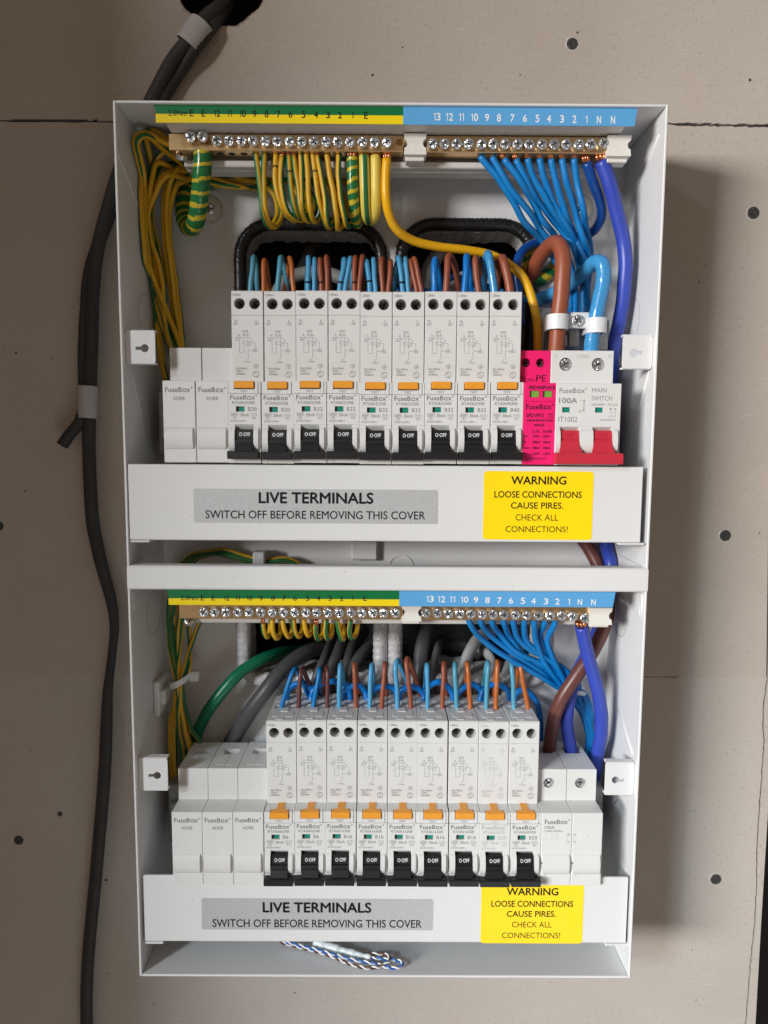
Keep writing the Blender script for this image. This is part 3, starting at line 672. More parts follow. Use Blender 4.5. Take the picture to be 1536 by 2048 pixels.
# surge protector
x, v = ROW1[0]+PIT*11, ROW1[1]; t = module('surge_protector', x, v, 'bright pink surge protection module beside the red main switch', 'surge protector', None)
def spd_body(mb):
    mb.panel(.12, W_-.06, -18.9, 2, 15, 57, .3, [(0, 7.8, 'o', 3.6, -12.2, 2.5, 2.5, 4), (7.8, 18, 'o', 11.8, -12.2, 2.5, 2.5, 4)])
    mb.box(.12, W_-.06, -18.95, -18.7, 15.3, 57, .1)
    mb.panel(.05, W_, 0, 10, 0, 57, .3, [(0, 9.3, 'r', 5.9, 6.0, 2.7, 1.8, 1.2), (9.3, 18, 'r', 13.0, 6.0, 2.7, 1.8, 1.2)])
    mb.box(.05, W_, 10.05, 44.3, .02, 57, .3)
def spd_print(mb):
    d = -.05
    text(mb, 'RED:REPLACE', 2.8, 16.9, 1.6, 3.3, d, .03); brand(mb, 1.4, 15.5, 11.5, 14.2, d); text(mb, 'SPD1MT2', 1.8, 11.2, 16.6, 18.5, d, .018)
    poly(mb, [(13.5,16.4),(16.2,16.4),(16.2,18.8),(13.5,18.8),(13.5,16.4)], d, .15); text(mb, 'T2', 13.9, 15.8, 16.8, 18.4, d, .005)
    text(mb, 'SURGE PROTECTION', 1.9, 16.2, 19.7, 20.8, d, .03); text(mb, 'DEVICE', 6.1, 11.4, 22.2, 23.4, d, .03)
    text(mb, 'L-N', 5.5, 8.8, 25.5, 26.9, d, .022); text(mb, 'N-PE', 11.2, 16, 25.5, 26.9, d, .022)
    for k, (a, b, c) in enumerate((('Uc:', '275V~', '255V~'), ('In:', '20kA', '20kA'), ('Imax:', '40kA', '40kA'), ('Up:', '1.5kV', '1.5kV'))):
        vv = 28.2+k*3.15; text(mb, a, .7, None, vv, vv+1.15, d, .022); text(mb, b, 5.5, 9.6, vv, vv+1.25, d, .026); text(mb, c, 11.1, 15.4, vv, vv+1.25, d, .026)
    text(mb, 'IEC61643-11', 4.8, 13.4, 40.4, 41.4, d, .022)
    text(mb, 'N', .9, 3.2, -5.4, -1.9, 14.92, .004); text(mb, '1.2Nm', 3.5, 8.9, -3.6, -1.9, 14.92, .0); text(mb, 'PE', 9.6, 15.2, -5.4, -1.9, 14.92, .004)
part('housing', mesh('surge_housing', (lambda b: (spd_body(b), b)[1])(MB()), pink, (0,0,57)), None, t)
sub('printed_text', dtext(spd_print, 'spd', inkk), t)
for u in (5.9, 13.0): part('indicator', MB().box(x+u-2.5, x+u+2.5, v+4.3, v+7.7, .8, 1.18, .1, 0).box(x+u-2.65, x+u-1.6, v+4.25, v+7.75, .7, 1.18, .05, 1), [lime, mat('dark_green', (.05,.1,.02), .5)], t)
for i, u in enumerate((3.6, 11.8)): put('terminal_screw', HOLESCREW[i], (x+u, v-12.2, 17.8), t, i+.3, scale=.95)

# main switch
x, v = ROW1[0]+PIT*12, ROW1[1]; t = module('main_switch', x, v, 'white main switch with a wide red handle at upper row end', 'main switch', None)
w2 = 2*PIT-.12
def ms_body(mb):
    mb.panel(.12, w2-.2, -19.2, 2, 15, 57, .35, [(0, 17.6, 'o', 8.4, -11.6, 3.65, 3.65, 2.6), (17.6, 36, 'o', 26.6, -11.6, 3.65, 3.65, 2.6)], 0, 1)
    mb.box(.12, w2-.2, -19.25, -18.9, 15.4, 57, .1)
    mb.box(.05, w2, 0, 44.3, 3.6, 57, .3)
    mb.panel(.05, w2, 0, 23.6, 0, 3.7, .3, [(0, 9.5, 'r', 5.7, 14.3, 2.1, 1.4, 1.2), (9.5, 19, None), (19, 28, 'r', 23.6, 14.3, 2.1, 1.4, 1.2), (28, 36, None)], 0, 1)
    for a, b in ((.05, 2.8), (13.1, 20.6), (31.0, w2)): mb.box(a, b, 23.5, 44.3, .05, 3.7, .25)
    for a, b in ((2.7, 13.2), (20.5, 31.1)): mb.box(a, b, 43, 44.25, .1, 3.7, .2); mb.prof([(23.5, .1), (26, 3.65), (23.5, 3.65)], a, b)
    for a, b in ((.4, 2.7), (13.2, 20.5), (31.1, 33.9)): mb.bulge(a, b, 24.4, 38, .1, 3.0)
def ms_tog(mb):
    for a, b in ((2.95, 13.0), (20.75, 30.85)):
        mb.prof([(25.4, 3.0), (25.4, .2), (25.8, -.2), (29.9, -1.3), (30.3, -.9), (30.7, -1.0), (30.9, -1.6), (38, -4.4), (38, 3)], a, b)
        mb.prof([(35.5, -3.0), (38, -5.0), (38, -2)], a-.9, b+.9)
    mb.prof([(37.5, -1), (37.6, -5.0), (38.1, -5.9), (40, -6.6), (43.0, -6.3), (43.6, -5.6), (43.7, -1.2), (43.2, -.5)], -.5, w2+.3)
    mb.box(-.7, w2+.5, 38.6, 43.0, -5.9, -1.2, .5)
def ms_togtext(mb):
    for a in (5.6, 23.6): text(mb, 'OFF' if a < 10 else 'OF', a, a+4.8, 26.9, 28.8, lambda q: -.25-(q-25.8)*.268, 0)
def ms_print(mb):
    d = -.05
    brand(mb, 1.8, 15.7, 2.7, 5.3, d); text(mb, 'MAIN', 19.4, 27.3, 2.5, 4.8, d); text(mb, 'SWITCH', 19.3, 30.5, 6.7, 9.2, d); text(mb, '100A', 1.8, 11.5, 7.9, 10.7, d, .022)
    line(mb, 15.3, 8.8, 15.3, 15.0, d, .28)
    for s_, q in ((1, 8.5), (-1, 15.3)): mb.add([(15.3, q, d), (15.3-.6, q+s_*1.2, d), (15.3+.6, q+s_*1.2, d)], [[0,1,2]])
    text(mb, 'I', 13.5, 13.7, 8.6, 9.9, d); circ(mb, 13.3, 15.0, .6, d, .2)
    text(mb, '230/400V~ AC22A', 19.3, 33.8, 10.7, 12.0, d, .006); text(mb, 'IT1002', 1.7, 12.0, 18.0, 20.9, d)
    for k, c in ((29.4, '1'), (31.7, '3')): text(mb, c, k, k+.6, 13.0, 14.0, d); poly(mb, [(k+.9, 13.2), (k+.9, 14.3), (k+.4, 15.4)], d, .14); line(mb, k+.9, 16, k+.9, 18.2, d, .14); circ(mb, k+.9, 13.9, .3, d, .1)
    line(mb, 29.5, 15.6, 33, 15.6, d, .1); text(mb, '2', 28.8, 29.4, 17.3, 18.3, d); text(mb, '4', 31.1, 31.8, 17.3, 18.3, d); text(mb, 'IEC/EN60947-3', 24.2, 32.6, 19.1, 20.1, d)
def ms_emb(mb):
    text(mb, 'L', 2.3, 3.4, -17.0, -15.2, 14.85); text(mb, '2.5Nm', 14.7, 21.2, -17.0, -15.2, 14.85); text(mb, 'N', 32, 33.4, -17.0, -15.2, 14.85)
sub('housing', shared('main_housing', ms_body, [plastic, deep]), t)
tg = sub('toggle', shared('main_toggle', ms_tog, red), t); sub('toggle_text', shared('main_toggle_text', ms_togtext, mat('red_relief', (.36,.012,.03), .45)), tg)  # flat letters, the shade of their relief given as a darker red
sub('printed_text', dtext(ms_print, 'ms', mat('soft_print', (.23,.23,.23), .6)), t); sub('embossed_text', dtext(ms_emb, 'mse', mat('relief_shade', (.50,.50,.48), .5)), t)
for u in (5.7, 23.6): part('indicator', MB().box(x+u-1.95, x+u+1.95, v+13, v+15.6, .85, 1.18, .1), teal, t)
for i, u in enumerate((8.4, 26.6)): put('terminal_screw', BIGSCREW[i+1], (x+u, v-11.6, 15.9), t, i*.8)

# lower isolator
x, v = ROW2[0]+PIT*12, ROW2[1]; t = module('main_isolator', x, v, 'white two-pole 100A isolator with no handle at lower row end', 'isolator', None)
def iso_body(mb):
    for k in range(2):
        o = k*PIT; mp = lambda p, o=o: (p[0]+o, -19.2+p[2], p[1]); m2 = lambda p, o=o: (p[0]+o, p[1], p[2])
        mb.panel(.12, W_-.06, -16.3, 2, 15, 56, .06, [(0, 18, 'o', 8.2 if k else 7.2, -10.8, 3.2, 3.2, 2.6)], 0, 1, m2)
        mb.panel(.12, W_-.06, 15, 56, 0, 2.95, .3, [(0, 18, 'r', 9.6, 42, 5.0, 4.6, 2.8)], 0, 0, mp)
        mb.box(o+8.85, o+9.05, -19.35, -18.9, 16, 37, .05)
        mb.box(o+.05, o+W_, 0, 44.3, 0, 57, .35); mb.bulge(o+1.0, o+16.4, 24.8, 37.4, .1, 2.6); mb.box(o+2.6, o+2.75, 23, 37.3, -2.62, .2, .03) if 0 else None
        mb.box(o+4.6, o+9.3, 12.7, 15.5, -.18, .2, .1)
        mb.box(o+.1, o+2.6, 36.9, 38.4, -.35, .2, .1)
def iso_print(mb):
    d = -.05; brand(mb, 1.9, 15.2, 4.0, 6.6, d); text(mb, '100A', 1.9, 7.6, 7.7, 9.6, d); text(mb, 'IT1002U 230/400V~', 1.9, 12.6, 10.3, 11.4, d)
    for a in (15.0, 18.6):
        circ(mb, a, 12.9, .3, d, .12); circ(mb, a, 17.4, .3, d, .12); line(mb, a+.1, 13.3, a+.1, 17.0, d, .08)
    text(mb, '1', 15.7, 16.2, 12.4, 13.5, d); text(mb, '3', 19.2, 20, 12.4, 13.5, d); text(mb, '2', 15.6, 16.4, 16.8, 17.9, d); text(mb, '4', 19.2, 20, 16.8, 17.9, d)
    for o in (0, PIT): mb.add([(o+.0, 29.6, d-.5), (o+.9, 29.6, d-.5), (o+.9, 30.5, d-.5), (o+.0, 30.5, d-.5)], [[0,1,2,3]])
sub('housing', shared('isolator_housing', iso_body, [plastic, deep]), t); sub('printed_text', dtext(iso_print, 'iso', ink), t)
for i, u in enumerate((7.2, 8.2+PIT)): put('terminal_screw', BIGSCREW[i], (x+u, v-10.8, 15.8), t, i+.9, scale=.88)

# ------------------------------------------------------------------ terminal covers with their stickers
def cover(x0, x1, v0, v1, d, label, silver_px, warn_px, txt, tone):
    t = thing('terminal_cover', ((x0+x1)/2, v1, d+10), label, 'terminal cover', 'live terminal covers')
    pr = [(v0, d+1.2), (v0, d+.7), (v0+.25, d+.2), (v0+.7, d), (v1-1.0, d), (v1-.35, d+.25), (v1, d+1), (v1, d+17), (v1-1, d+17), (v1-1, d+1.2), (v0+.3, d+1.2)]
    part('cover_plate', MB().prof(pr, x0, x1), white_metal, t)
    for a, b in ((x0-1.2 if x0 > 3 else x0+.2, x0+11), (x1-12, x1+2.6)): part('fixing_lug', MB().box(a, b, v1+.05, v1+1.2, d-.6, d+14, .4), white_metal, t)
    def sticker(name, px, M, th):
        a, b = U(px[0], px[2], d), U(px[1], px[3], d); return part(name, shape([rrect(a[0], b[0], a[1], b[1], 2.0 if name == 'warning_label' else 1.2)], d-th, d-.01), M, t), a, b
    s1, a, b = sticker('silver_label', silver_px, silver, .12); s2, a2, b2 = sticker('warning_label', warn_px, stick, .12)
    for s_, lst, M in ((s1, txt[0], inkk), (s2, txt[1], mat('label_ink', (.014,.012,.006), .6, spec=.2))):
        mb = MB()
        for s, xa, xb, ya, yb, bold in lst:
            p, q = U(xa, ya, d), U(xb, yb, d); p2 = U(xa, yb, d)
            text(mb, s, p[0], q[0], p[1], p2[1], d-.17, bold)
        part('lettering', mb, M, s_, ORG[t.name])
    return t
T1 = ([('LIVE TERMINALS', 518, 746, 984.5, 1006, .028), ('SWITCH OFF BEFORE REMOVING THIS COVER', 411, 850, 1020.5, 1036.5, .008)],
      [('WARNING', 1023, 1132, 952.5, 968.5, .022), ('LOOSE CONNECTIONS', 989, 1163, 982, 995, .014), ('CAUSE PIRES.', 1022, 1126, 1004.5, 1017, .014), ('CHECK ALL', 1031, 1116, 1028.5, 1041, 0), ('CONNECTIONS!', 1011, 1135, 1052, 1064, 0)])
T2 = ([('LIVE TERMINALS', 526, 742, 1804.5, 1824, .028), ('SWITCH OFF BEFORE REMOVING THIS COVER', 425, 843, 1838, 1853.5, .008)],
      [('WARNING', 1014, 1116, 1775.5, 1790, .022), ('LOOSE CONNECTIONS', 983, 1146, 1801, 1813, .014), ('CAUSE PIRES.', 1014, 1111, 1821.5, 1833, .014), ('CHECK ALL', 1024, 1103, 1843, 1854.5, 0), ('CONNECTIONS!', 1004, 1120, 1864.5, 1876, 0)])
cover(1.8, 284.9, 189.2, 231.4, 1.0, 'white terminal cover plate under the upper row of breakers', (386.5, 875, 977, 1048), (968, 1183, 942, 1080), T1, 0)
cover(2.9, 287.0, 429.6, 471.0, 2.5, 'white terminal cover plate under the lower row of breakers', (402.5, 865.5, 1796, 1860.5), (963, 1164, 1762, 1887), T2, 0)

def specks(parent, x0, x1, v0, v1, d, n, seed):
    q = random.Random(seed); mb = MB()
    for _ in range(n):
        x, v, r = q.uniform(x0, x1), q.uniform(v0, v1), q.choice((.1, .13, .16, .2, .3)); k = 6
        mb.add([(x+r*q.uniform(.6, 1.3)*math.cos(2*math.pi*i/k), v+r*q.uniform(.5, 1.2)*math.sin(2*math.pi*i/k), d) for i in range(k)], [list(range(k))])
    o = part('dirt_speck', mb, mat('grime', (.22,.20,.18), .8), parent); o['kind'] = 'stuff'
for o_ in [o for o in COL.objects if o.name.startswith('terminal_cover')]:
    d_ = .985 if o_.name == 'terminal_cover' else 2.485; v_ = 189.2 if o_.name == 'terminal_cover' else 429.6
    specks(o_, 6, 280, v_+1, v_+40, d_, 26, len(o_.name))
specks(enc, 4, 286, 246.8, 257.8, -.52, 14, 3); specks(enc, 30, 270, 4, 40, 63.57, 18, 5)

# ------------------------------------------------------------------ terminal bars
def termbar(dv, ex, ey, nx, ny, label, lab, tall, extras):
    DS = 13.0
    y_e = U(ex[3], ey[3], DS)[1]; y_n = U(nx[0], ny[0], DS)[1]
    vb0, vb1 = y_e-4.2, y_e+4.4
    t = thing('terminal_bar_carrier', (145, vb1+6, 42), label, 'terminal bar', 'terminal bar carriers')
    (sx0, sy0), (sx1, sy1), split, sb = lab
    L0 = U(sx0, sy0, 2); L1 = U(sx1, sy1, 2); SPL = U(split, sy0, 2)[0]; vt = L0[1]; vbt = U(sx0+4, sb, 2)[1]; mid_ = vt+(vbt-vt)*tall
    car = MB()
    car.box(L0[0]+1, L1[0]-1, vt+.4, vbt-.2, 2.3, 4.2, .3)
    car.box(L0[0]+5, L1[0]-5, vbt-2.6, vbt-.6, 4, 40, .3)
    car.box(L0[0]+9, L1[0]-5, vbt-.7, vb1+5.5, 31, 41, .8)
    car.box(L0[0]+9, L1[0]-6, vb1+1.5, vb1+5, 25.5, 32, .6)
    car.box(L0[0]+9.5, L0[0]+21, vbt-.7, vb0-.6, 17.5, 32, .4)
    part('carrier', car, mat('carrier_plastic', (.64,.63,.61), .45, noise=.04, nscale=80), t)
    def slant(x0, x1, v0, v1, M, name):
        return part(name, MB().add([(x0,v0,2),(x1,v0,2),(x1+ (0 if x1 < L1[0]-1 else -1.2),v1,2),(x0+(1.2 if x0 < L0[0]+1 else 0),v1,2),(x0,v0,2.25),(x1,v0,2.25),(x1+(0 if x1 < L1[0]-1 else -1.2),v1,2.25),(x0+(1.2 if x0 < L0[0]+1 else 0),v1,2.25)],
                   [[0,1,2,3],[4,5,6,7],[0,1,5,4],[1,2,6,5],[2,3,7,6],[3,0,4,7]]), M, t)
    s1 = slant(L0[0], SPL, vt, mid_, mgreen, 'green_strip'); s2 = slant(L0[0]+1, SPL, mid_+.01, vbt, myellow, 'yellow_strip'); s3 = slant(SPL+.02, L1[0], vt+.05, vbt+.15, mblue, 'blue_strip')
    mb = MB()
    for s, cx, cy, h, w_ in extras[0]:
        p = U(cx-w_/2, cy-h/2, 1.9); q = U(cx+w_/2, cy+h/2, 1.9)
        if len(s) > 2: text(mb, s, p[0], q[0], p[1], q[1], 1.93)
        else: numeral(mb, s, (p[0]+q[0])/2, (p[1]+q[1])/2, q[1]-p[1], 1.93, 1.0 if dv == 0 else 1.25)
    part('lettering', mb, inkk, s1, ORG[t.name])
    mb = MB()
    for s, cx, cy, h, w_ in extras[1]:
        p = U(cx-w_/2, cy-h/2, 1.9); q = U(cx+w_/2, cy+h/2, 1.9)
        if len(s) > 2: text(mb, s, p[0], q[0], p[1], q[1], 1.93)
        else: numeral(mb, s, (p[0]+q[0])/2, (p[1]+q[1])/2, q[1]-p[1], 1.93, 1.0 if dv == 0 else 1.25)
    part('lettering', mb, inkw, s3, ORG[t.name])
    # brass bars: plain boxes, dark discs stand in for shaded wire holes
    xe0, xe1 = U(extras[2][0], ey[3], 16)[0], U(extras[2][1], ey[-1], 16)[0]
    xn0, xn1 = U(extras[2][2], ny[0], 16)[0], U(extras[2][3], ny[-1], 16)[0]
    eb = part('earth_bar', MB().box(xe0, xe1, vb0, vb1, 16, 25.4, .25), brass, t)
    nb = part('neutral_bar', MB().box(xn0, xn1, vb0+.1, vb1+.1, 16, 25.4, .25), brass, t)
    hol = MB(); rp = random.Random(4)
    for bar_, xs, ys in ((eb, ex, ey), (nb, nx, ny)):
        for k, (px, py) in enumerate(zip(xs, ys)):
            p = U(px, py, DS); out = 1.8 if py < ey[3]-2 and bar_ is eb else 0
            put('terminal_screw', SCREWS[(k*3+len(xs)) % 5], (p[0], p[1], DS-out), bar_, rp.uniform(0, 6), (rp.uniform(-.06, .06), rp.uniform(-.08, .08)))
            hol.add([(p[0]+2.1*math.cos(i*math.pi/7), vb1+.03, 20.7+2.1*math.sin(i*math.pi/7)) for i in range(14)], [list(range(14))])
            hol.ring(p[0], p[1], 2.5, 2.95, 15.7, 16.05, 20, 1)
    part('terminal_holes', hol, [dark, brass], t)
    # locating clips
    for a, b, y0, y1 in extras[3]:
        p, q = U(a, y0, 13), U(b, y1, 13); x0, x1, v0, v1 = p[0], q[0], p[1], q[1]; cv = (v0+v1)/2-.3; lp = []
        lp += [(x0, v0), (x1, v0)]
        for i in range(9): t_ = math.radians(-90+i*22.5); lp.append((x1-1.0-1.6*math.cos(t_)+.6, cv+2.2*math.sin(t_)))
        lp += [(x1, v1), (x0, v1)]
        if a < 900:
            for i in range(9): t_ = math.radians(90-i*22.5); lp.append((x0+.4+1.6*math.cos(t_), cv+2.2*math.sin(t_)))
        mb = shape([lp], 13, 22); mb.box(x0+1, x1-1, v1-.2, v1+2.2, 16, 24, .4); mb.box((x0+x1)/2-.06, (x0+x1)/2+.06, v0+.2, v1-.2, 12.93, 13.2, .02)
        part('locating_clip', mb, cream, t)
    p = U(extras[4][0], extras[4][1], 20); put('fixing_screw', BIGSCREW[0], (p[0], p[1]+1.0, 22), t, .3, (-.9, 0))
    if dv == 0:
        p = U(799, 285, 16); part('empty_terminal', MB().ring(p[0], p[1], 1.9, 3.0, 15.8, 16.1, 24, 0).add([(p[0]+1.9*math.cos(i*math.pi/8), p[1]+1.9*math.sin(i*math.pi/8), 15.93) for i in range(16)], [list(range(16))], 1), [brass, mat('brass_shade', (.20,.11,.04), .4, .8)], t)
    return t, vb1
ex1 = [382.5, 406, 433.5, 457.5, 482.5, 506, 530.4, 554.6, 579, 603, 628, 652, 676, 700, 725, 749, 774]; ey1 = [275, 274]+[279.5+.28*k for k in range(15)]
nx1 = [865.6, 889.6, 914, 938, 964, 987.5, 1011, 1036, 1060, 1085, 1110, 1134, 1159, 1183, 1209]; ny1 = [286+.1*k for k in range(14)]+[285]
ex2 = [407, 429.6, 452, 475, 498, 521.4, 544, 566.6, 589, 612, 633.7, 656, 679, 702, 723.8, 746, 767.5, 790.5]; ey2 = [1225+.1*k for k in range(18)]
nx2 = [852, 875, 897, 919.6, 942.4, 964.6, 986.7, 1009, 1031.7, 1054, 1077.5, 1100.7, 1124, 1145.7, 1171]; ny2 = [1226.5+.5*k for k in range(14)]+[1237]
num_e = ['E', 'E', '12', '11', '10', '9', '8', '7', '6', '5', '4', '3', '2', '1', 'E']; num_n = ['13', '12', '11', '10', '9', '8', '7', '6', '5', '4', '3', '2', '1', 'N', 'N']
def lab_e(xs, y0, dy, h): return [(s, x, y0+dy*(x-400)/350, h, (h*.62 if len(s) == 1 and s != '1' else h*.25 if s == '1' else h*1.1)) for s, x in zip(num_e, xs)]
def lab_n(xs, y0, dy, h): return [(s, x, y0+dy*(x-860)/350, h, (h*.62 if len(s) == 1 and s != '1' else h*.25 if s == '1' else h*1.1)) for s, x in zip(num_n, xs)]
le1 = lab_e([383, 407, 434, 459, 485, 509, 533, 557, 581, 607, 632, 656, 680, 705, 732], 226, 5, 13.5)+[('2.0Nm', 355, 225.5, 12.5, 37)]
ln1 = lab_n([874, 899, 923, 949, 974, 998, 1025, 1050, 1075, 1098, 1124, 1149, 1173, 1198, 1226], 233, 6.5, 15)
le2 = lab_e([405, 427, 453, 475, 499, 522, 546, 568, 590, 615, 637, 660, 683, 705, 730], 1196, 1, 9.5)+[('2.0Nm', 379, 1196, 9, 35)]
le2 = [(s, x, y, h, w_*1.25) if s != '2.0Nm' else (s, x, y, h, w_) for s, x, y, h, w_ in le2]
ln2 = [(s, x, y, h, w_*1.15) for s, x, y, h, w_ in lab_n([860, 883, 905, 929, 952, 975, 999, 1022, 1046, 1067, 1092, 1115, 1138, 1160, 1187], 1198, 7, 12)]
tb1, vb1 = termbar(0, ex1, ey1, nx1, ny1, 'cream carrier with brass bars and numbered strip above upper row', ((307, 208.5), (1275, 217.5), 806.5, 245), .52, (le1, ln1, (337, 806, 852, 1221), ((808, 853, 266, 309), (1216, 1262, 270, 312)), (361, 300)))
tb2, vb2 = termbar(1, ex2, ey2, nx2, ny2, 'cream carrier with brass bars and numbered strip under the bridge bar', ((333, 1179), (1231, 1188.5), 798.5, 1209.5), .57, (le2, ln2, (358, 806, 842, 1183), ((803, 843, 1210, 1243), (1180, 1224, 1216, 1250)), (378, 1237)))

# ------------------------------------------------------------------ wires
def wpts(pts, r): return [tuple(inbox(px, py, d, r)) if d < 64 else tuple(U(px, py, d)) for px, py, d in pts]
def wobble(mm, a, seed):
    q = random.Random(seed); ph = [q.uniform(0, 6.28) for _ in range(6)]; fr = [q.uniform(.10, .17) for _ in range(3)]+[q.uniform(.26, .42) for _ in range(3)]; L = 0; out = []; n = len(mm)
    for i, p in enumerate(mm):
        if i: L += (mm[i]-mm[i-1]).length
        e = min(1, i/6, (n-1-i)/6)
        out.append(p+Vector([e*a*(math.sin(fr[k]*L+ph[k])+.5*math.sin(fr[3+k]*L+ph[3+k])) for k in range(3)]))
    return out
def wire(name, pts, r, M, label, cat, group=None, stripe=None, ph=0.0, tw=0.0, bare=0.0, n=10, spiral=None, marks=(), ends=False, flat=1.0, rfun=None, step=2.2, seg=0):
    mm = wobble(smooth(wpts(pts, r), step), .22 if r < 2.2 else .12, sum(ord(c) for c in label))
    org = tuple(mm[0]); mats = [M]; mb = MB()
    st = None
    if stripe: mats.append(stripe); st = (tuple(range(0, seg or max(2, round(n*.28)))), 1)
    sp = None
    if spiral: mats.append(spiral[2]); sp = (spiral[0], spiral[1], 1)
    mb.tube(mm, r, n, 0, st, tw, ph, sp, rfun=rfun, flat=flat)
    o = part(name, mb, mats, None, org); tag(o, label, cat, group)
    if bare:
        a = Vector(mm[0]); dr = (Vector(mm[0])-Vector(mm[1])).normalized(); cb = MB()
        for k in range(7):
            t = 2*math.pi*k/7; off = Vector((math.cos(t), 0, math.sin(t)))*r*.52
            cb.tube([a-dr*1.0+off, a+dr*bare*.5+off*1.25, a+dr*bare+off*.9], r*.3, 6)
        part('copper_end', cb, copper, o, org)
    for f in marks:
        i = int(f*(len(mm)-2)); q = mm[i]; nx = MB(); dv_ = (Vector(mm[i+1])-Vector(mm[i])).normalized()
        nx.tube([Vector(q)-dv_*.55, Vector(q)+dv_*.55], r*1.03, n, cap=False); part('pen_mark', nx, inkk, o, org)
    return o

# earth wires at the upper bar: down from the bar, round a tight loop, back up and across to the left hand bundle
up_e = [([(511,300),(519,370),(526,430),(540,455)], 0), ([(529,302),(527,370),(532,425),(548,455)], 1), ([(552,302),(552,365),(563,415),(588,441)], 2), ([(564,314),(562,375),(574,420),(603,441)], 3), ([(577,312),(582,375),(589,422),(599,436)], 4),
        ([(587,312),(597,385),(603,422),(612,441)], 5), ([(601.5,303),(603,365),(606,420),(616,442)], 6), ([(612,303),(617,375),(621,422),(630,443)], 7), ([(625,303),(632,365),(642,415),(656,455)], 8), ([(635,312),(649,395),(654,437),(662,450)], 9), ([(653,303),(666,385),(673,435),(677,458)], 10), ([(677,303),(679,375),(688,435),(698,453)], 11)]
numl = ['9', '8', '7', 'second 7', '6', 'second 6', '5', 'second 5', '4', 'second 4', '3', '2']
bund = [[(331,288,26),(300,270,24),(283.7,267,22),(270,280,22),(273,307,28),(284,346,36),(284,382,40),(284,418,42),(286,467,44),(291,518,46),(304,558,48),(317,591,49),(334,631,50),(356,690,51),(372,730,51)],
        [(331,301,40),(308,327,42),(298,362,42),(293,401,44),(291,434,46),(296,476,48),(303,518,50),(307,560,51),(310,591,52),(322,643,52),(340,695,52),(352,740,52)],
        [(354,325,40),(328,349.5,40),(307,385,42),(295,418,44),(297,467,46),(309,510,46),(320,552,48),(325,600,50),(330,650,50),(342,700,50),(350,740,51)],
        [(360,325,44),(341,353,44),(330,385,46),(328,434,48),(331,476,49),(335,518,50),(341,570,51),(348,624,52),(356,672,52),(364,730,52)],
        [(352,362,48),(342,377,48),(334,418,50),(334,476,52),(337,507,53),(350,591,54),(360,685,54),(366,730,54)],
        [(344,300,46),(322,330,48),(308,380,50),(303,430,52),(309,467,52),(321,518,53),(327,563,53),(321,605,53),(318,660,53),(328,740,53)],
        [(334,278,34),(305,262,34),(290,270,36),(297,300,40),(303,340,46),(293,390,48),(289,440,50),(294,500,52),(303,554,54),(308,591,54),(313,664,54),(322,718,54),(332,760,54)]]
for k, (pp, i) in enumerate(up_e):
    x0, y0 = pp[0]; xl, yl = pp[-1]
    b = bund[k % 7]; j = (k*7 % 5)
    path = [(x0, y0, 20.6)]+[(px, py, 20.6+q*2.2) for q, (px, py) in enumerate(pp[1:-1])]+[(xl, yl, 33+k % 3)]+[(xl+14, yl-22, 44), (xl+10, 395, 50), (xl-20, 360-j*3, 53), (500+k*4, 340+j*9, 55-j*.6), (420, 333+(k % 4)*10, 54-j), (372+j*3, 330+(k % 5)*7, 50)]
    off = (k//7)*5
    path += [(px+off+(k % 3-1)*1.2, py+(k % 2)*3, d-(k//7)*3.2) for px, py, d in b[2 if k % 7 == 0 else 1:]]
    wire('earth_wire', path, 1.55, yel, 'striped earth wire looping down from upper bar, %s of the twelve thin ones' % (('leftmost','second from left','third from left','fourth from left','fifth from left','sixth from left','sixth from right','fifth from right','fourth from right','third from right','second from right','rightmost')[k]), 'earth wire', 'earth wires of the upper bar', grn, ph=-1.26+[1.5, 1.3, 2.4, -1.2, 1.6, 1.5, -.7, 2.2, 2.3, -1.0, 2.6, -1.6][k], tw=.012*(1 if k % 2 else -1), seg=4 if k % 3 else 0, bare=3.2 if k in (3, 4, 5, 9) else 1.5, marks=((.034,) if k in (2, 4, 8) else ()))
# bundle wires that go over the top left of the carrier
for k in (0, 1, 4, 6):
    b = bund[k]
    pre = {0: [(420, 300, 46), (365, 296, 36)], 1: [(430, 315, 50), (365, 300, 46)], 4: [(440, 345, 54), (385, 350, 50)], 6: [(400, 285, 50), (360, 290, 44)]}[k]
    wire('earth_wire', pre+[(px+1.5, py, d-(1.5 if k else 0)) for px, py, d in b], 1.55, yel, {0: 'yellow earth wire of the left bundle that bulges highest into corner', 1: 'green and yellow earth wire nearest the side wall of left bundle', 4: 'mostly green earth wire at the right of upper left bundle', 6: 'earth wire looping over behind the upper left corner bundle'}[k], 'earth wire', 'earth wires of the upper left bundle', grn, ph=-1.26+(1.9, 1.2, 2, 3, .5, 0, 1.4)[k], tw=.01)
# heavy sleeved earths
wire('earth_cable', [(405,302,20),(405,330,21),(402,370,24),(398,410,29),(392,440,35),(383,455,42),(373,448,49),(368,425,54),(370,395,57),(390,372,59),(430,360,60)], 5.1, tapeg, 'thick earth cable wrapped in green and yellow tape under the E terminals', 'earth cable', None, spiral=(6.6, .3, tapey), n=32, step=.3, rfun=lambda L: 1+.004*math.sin(L*1.7))
wire('earth_cable', [(704,315,20.6),(705,350,21),(707,395,24),(710,430,29),(714,447,38),(722,430,50),(730,400,57),(745,380,60)], 3.05, tapeg, 'earth wire spirally wrapped in green and yellow tape near terminal 1', 'earth cable', None, spiral=(5.4, .38, tapey), n=28, step=.3, bare=3.2)
wire('earth_cable', [(728,311,20.6),(729,350,21),(730,400,24),(733,432,30),(738,440,40),(745,420,52),(752,400,58),(760,390,60)], 2.95, yel2, 'pale yellow earth cable with one broad green stripe beside taped one', 'earth cable', None, grn, ph=-.62, bare=3, n=14, seg=2)
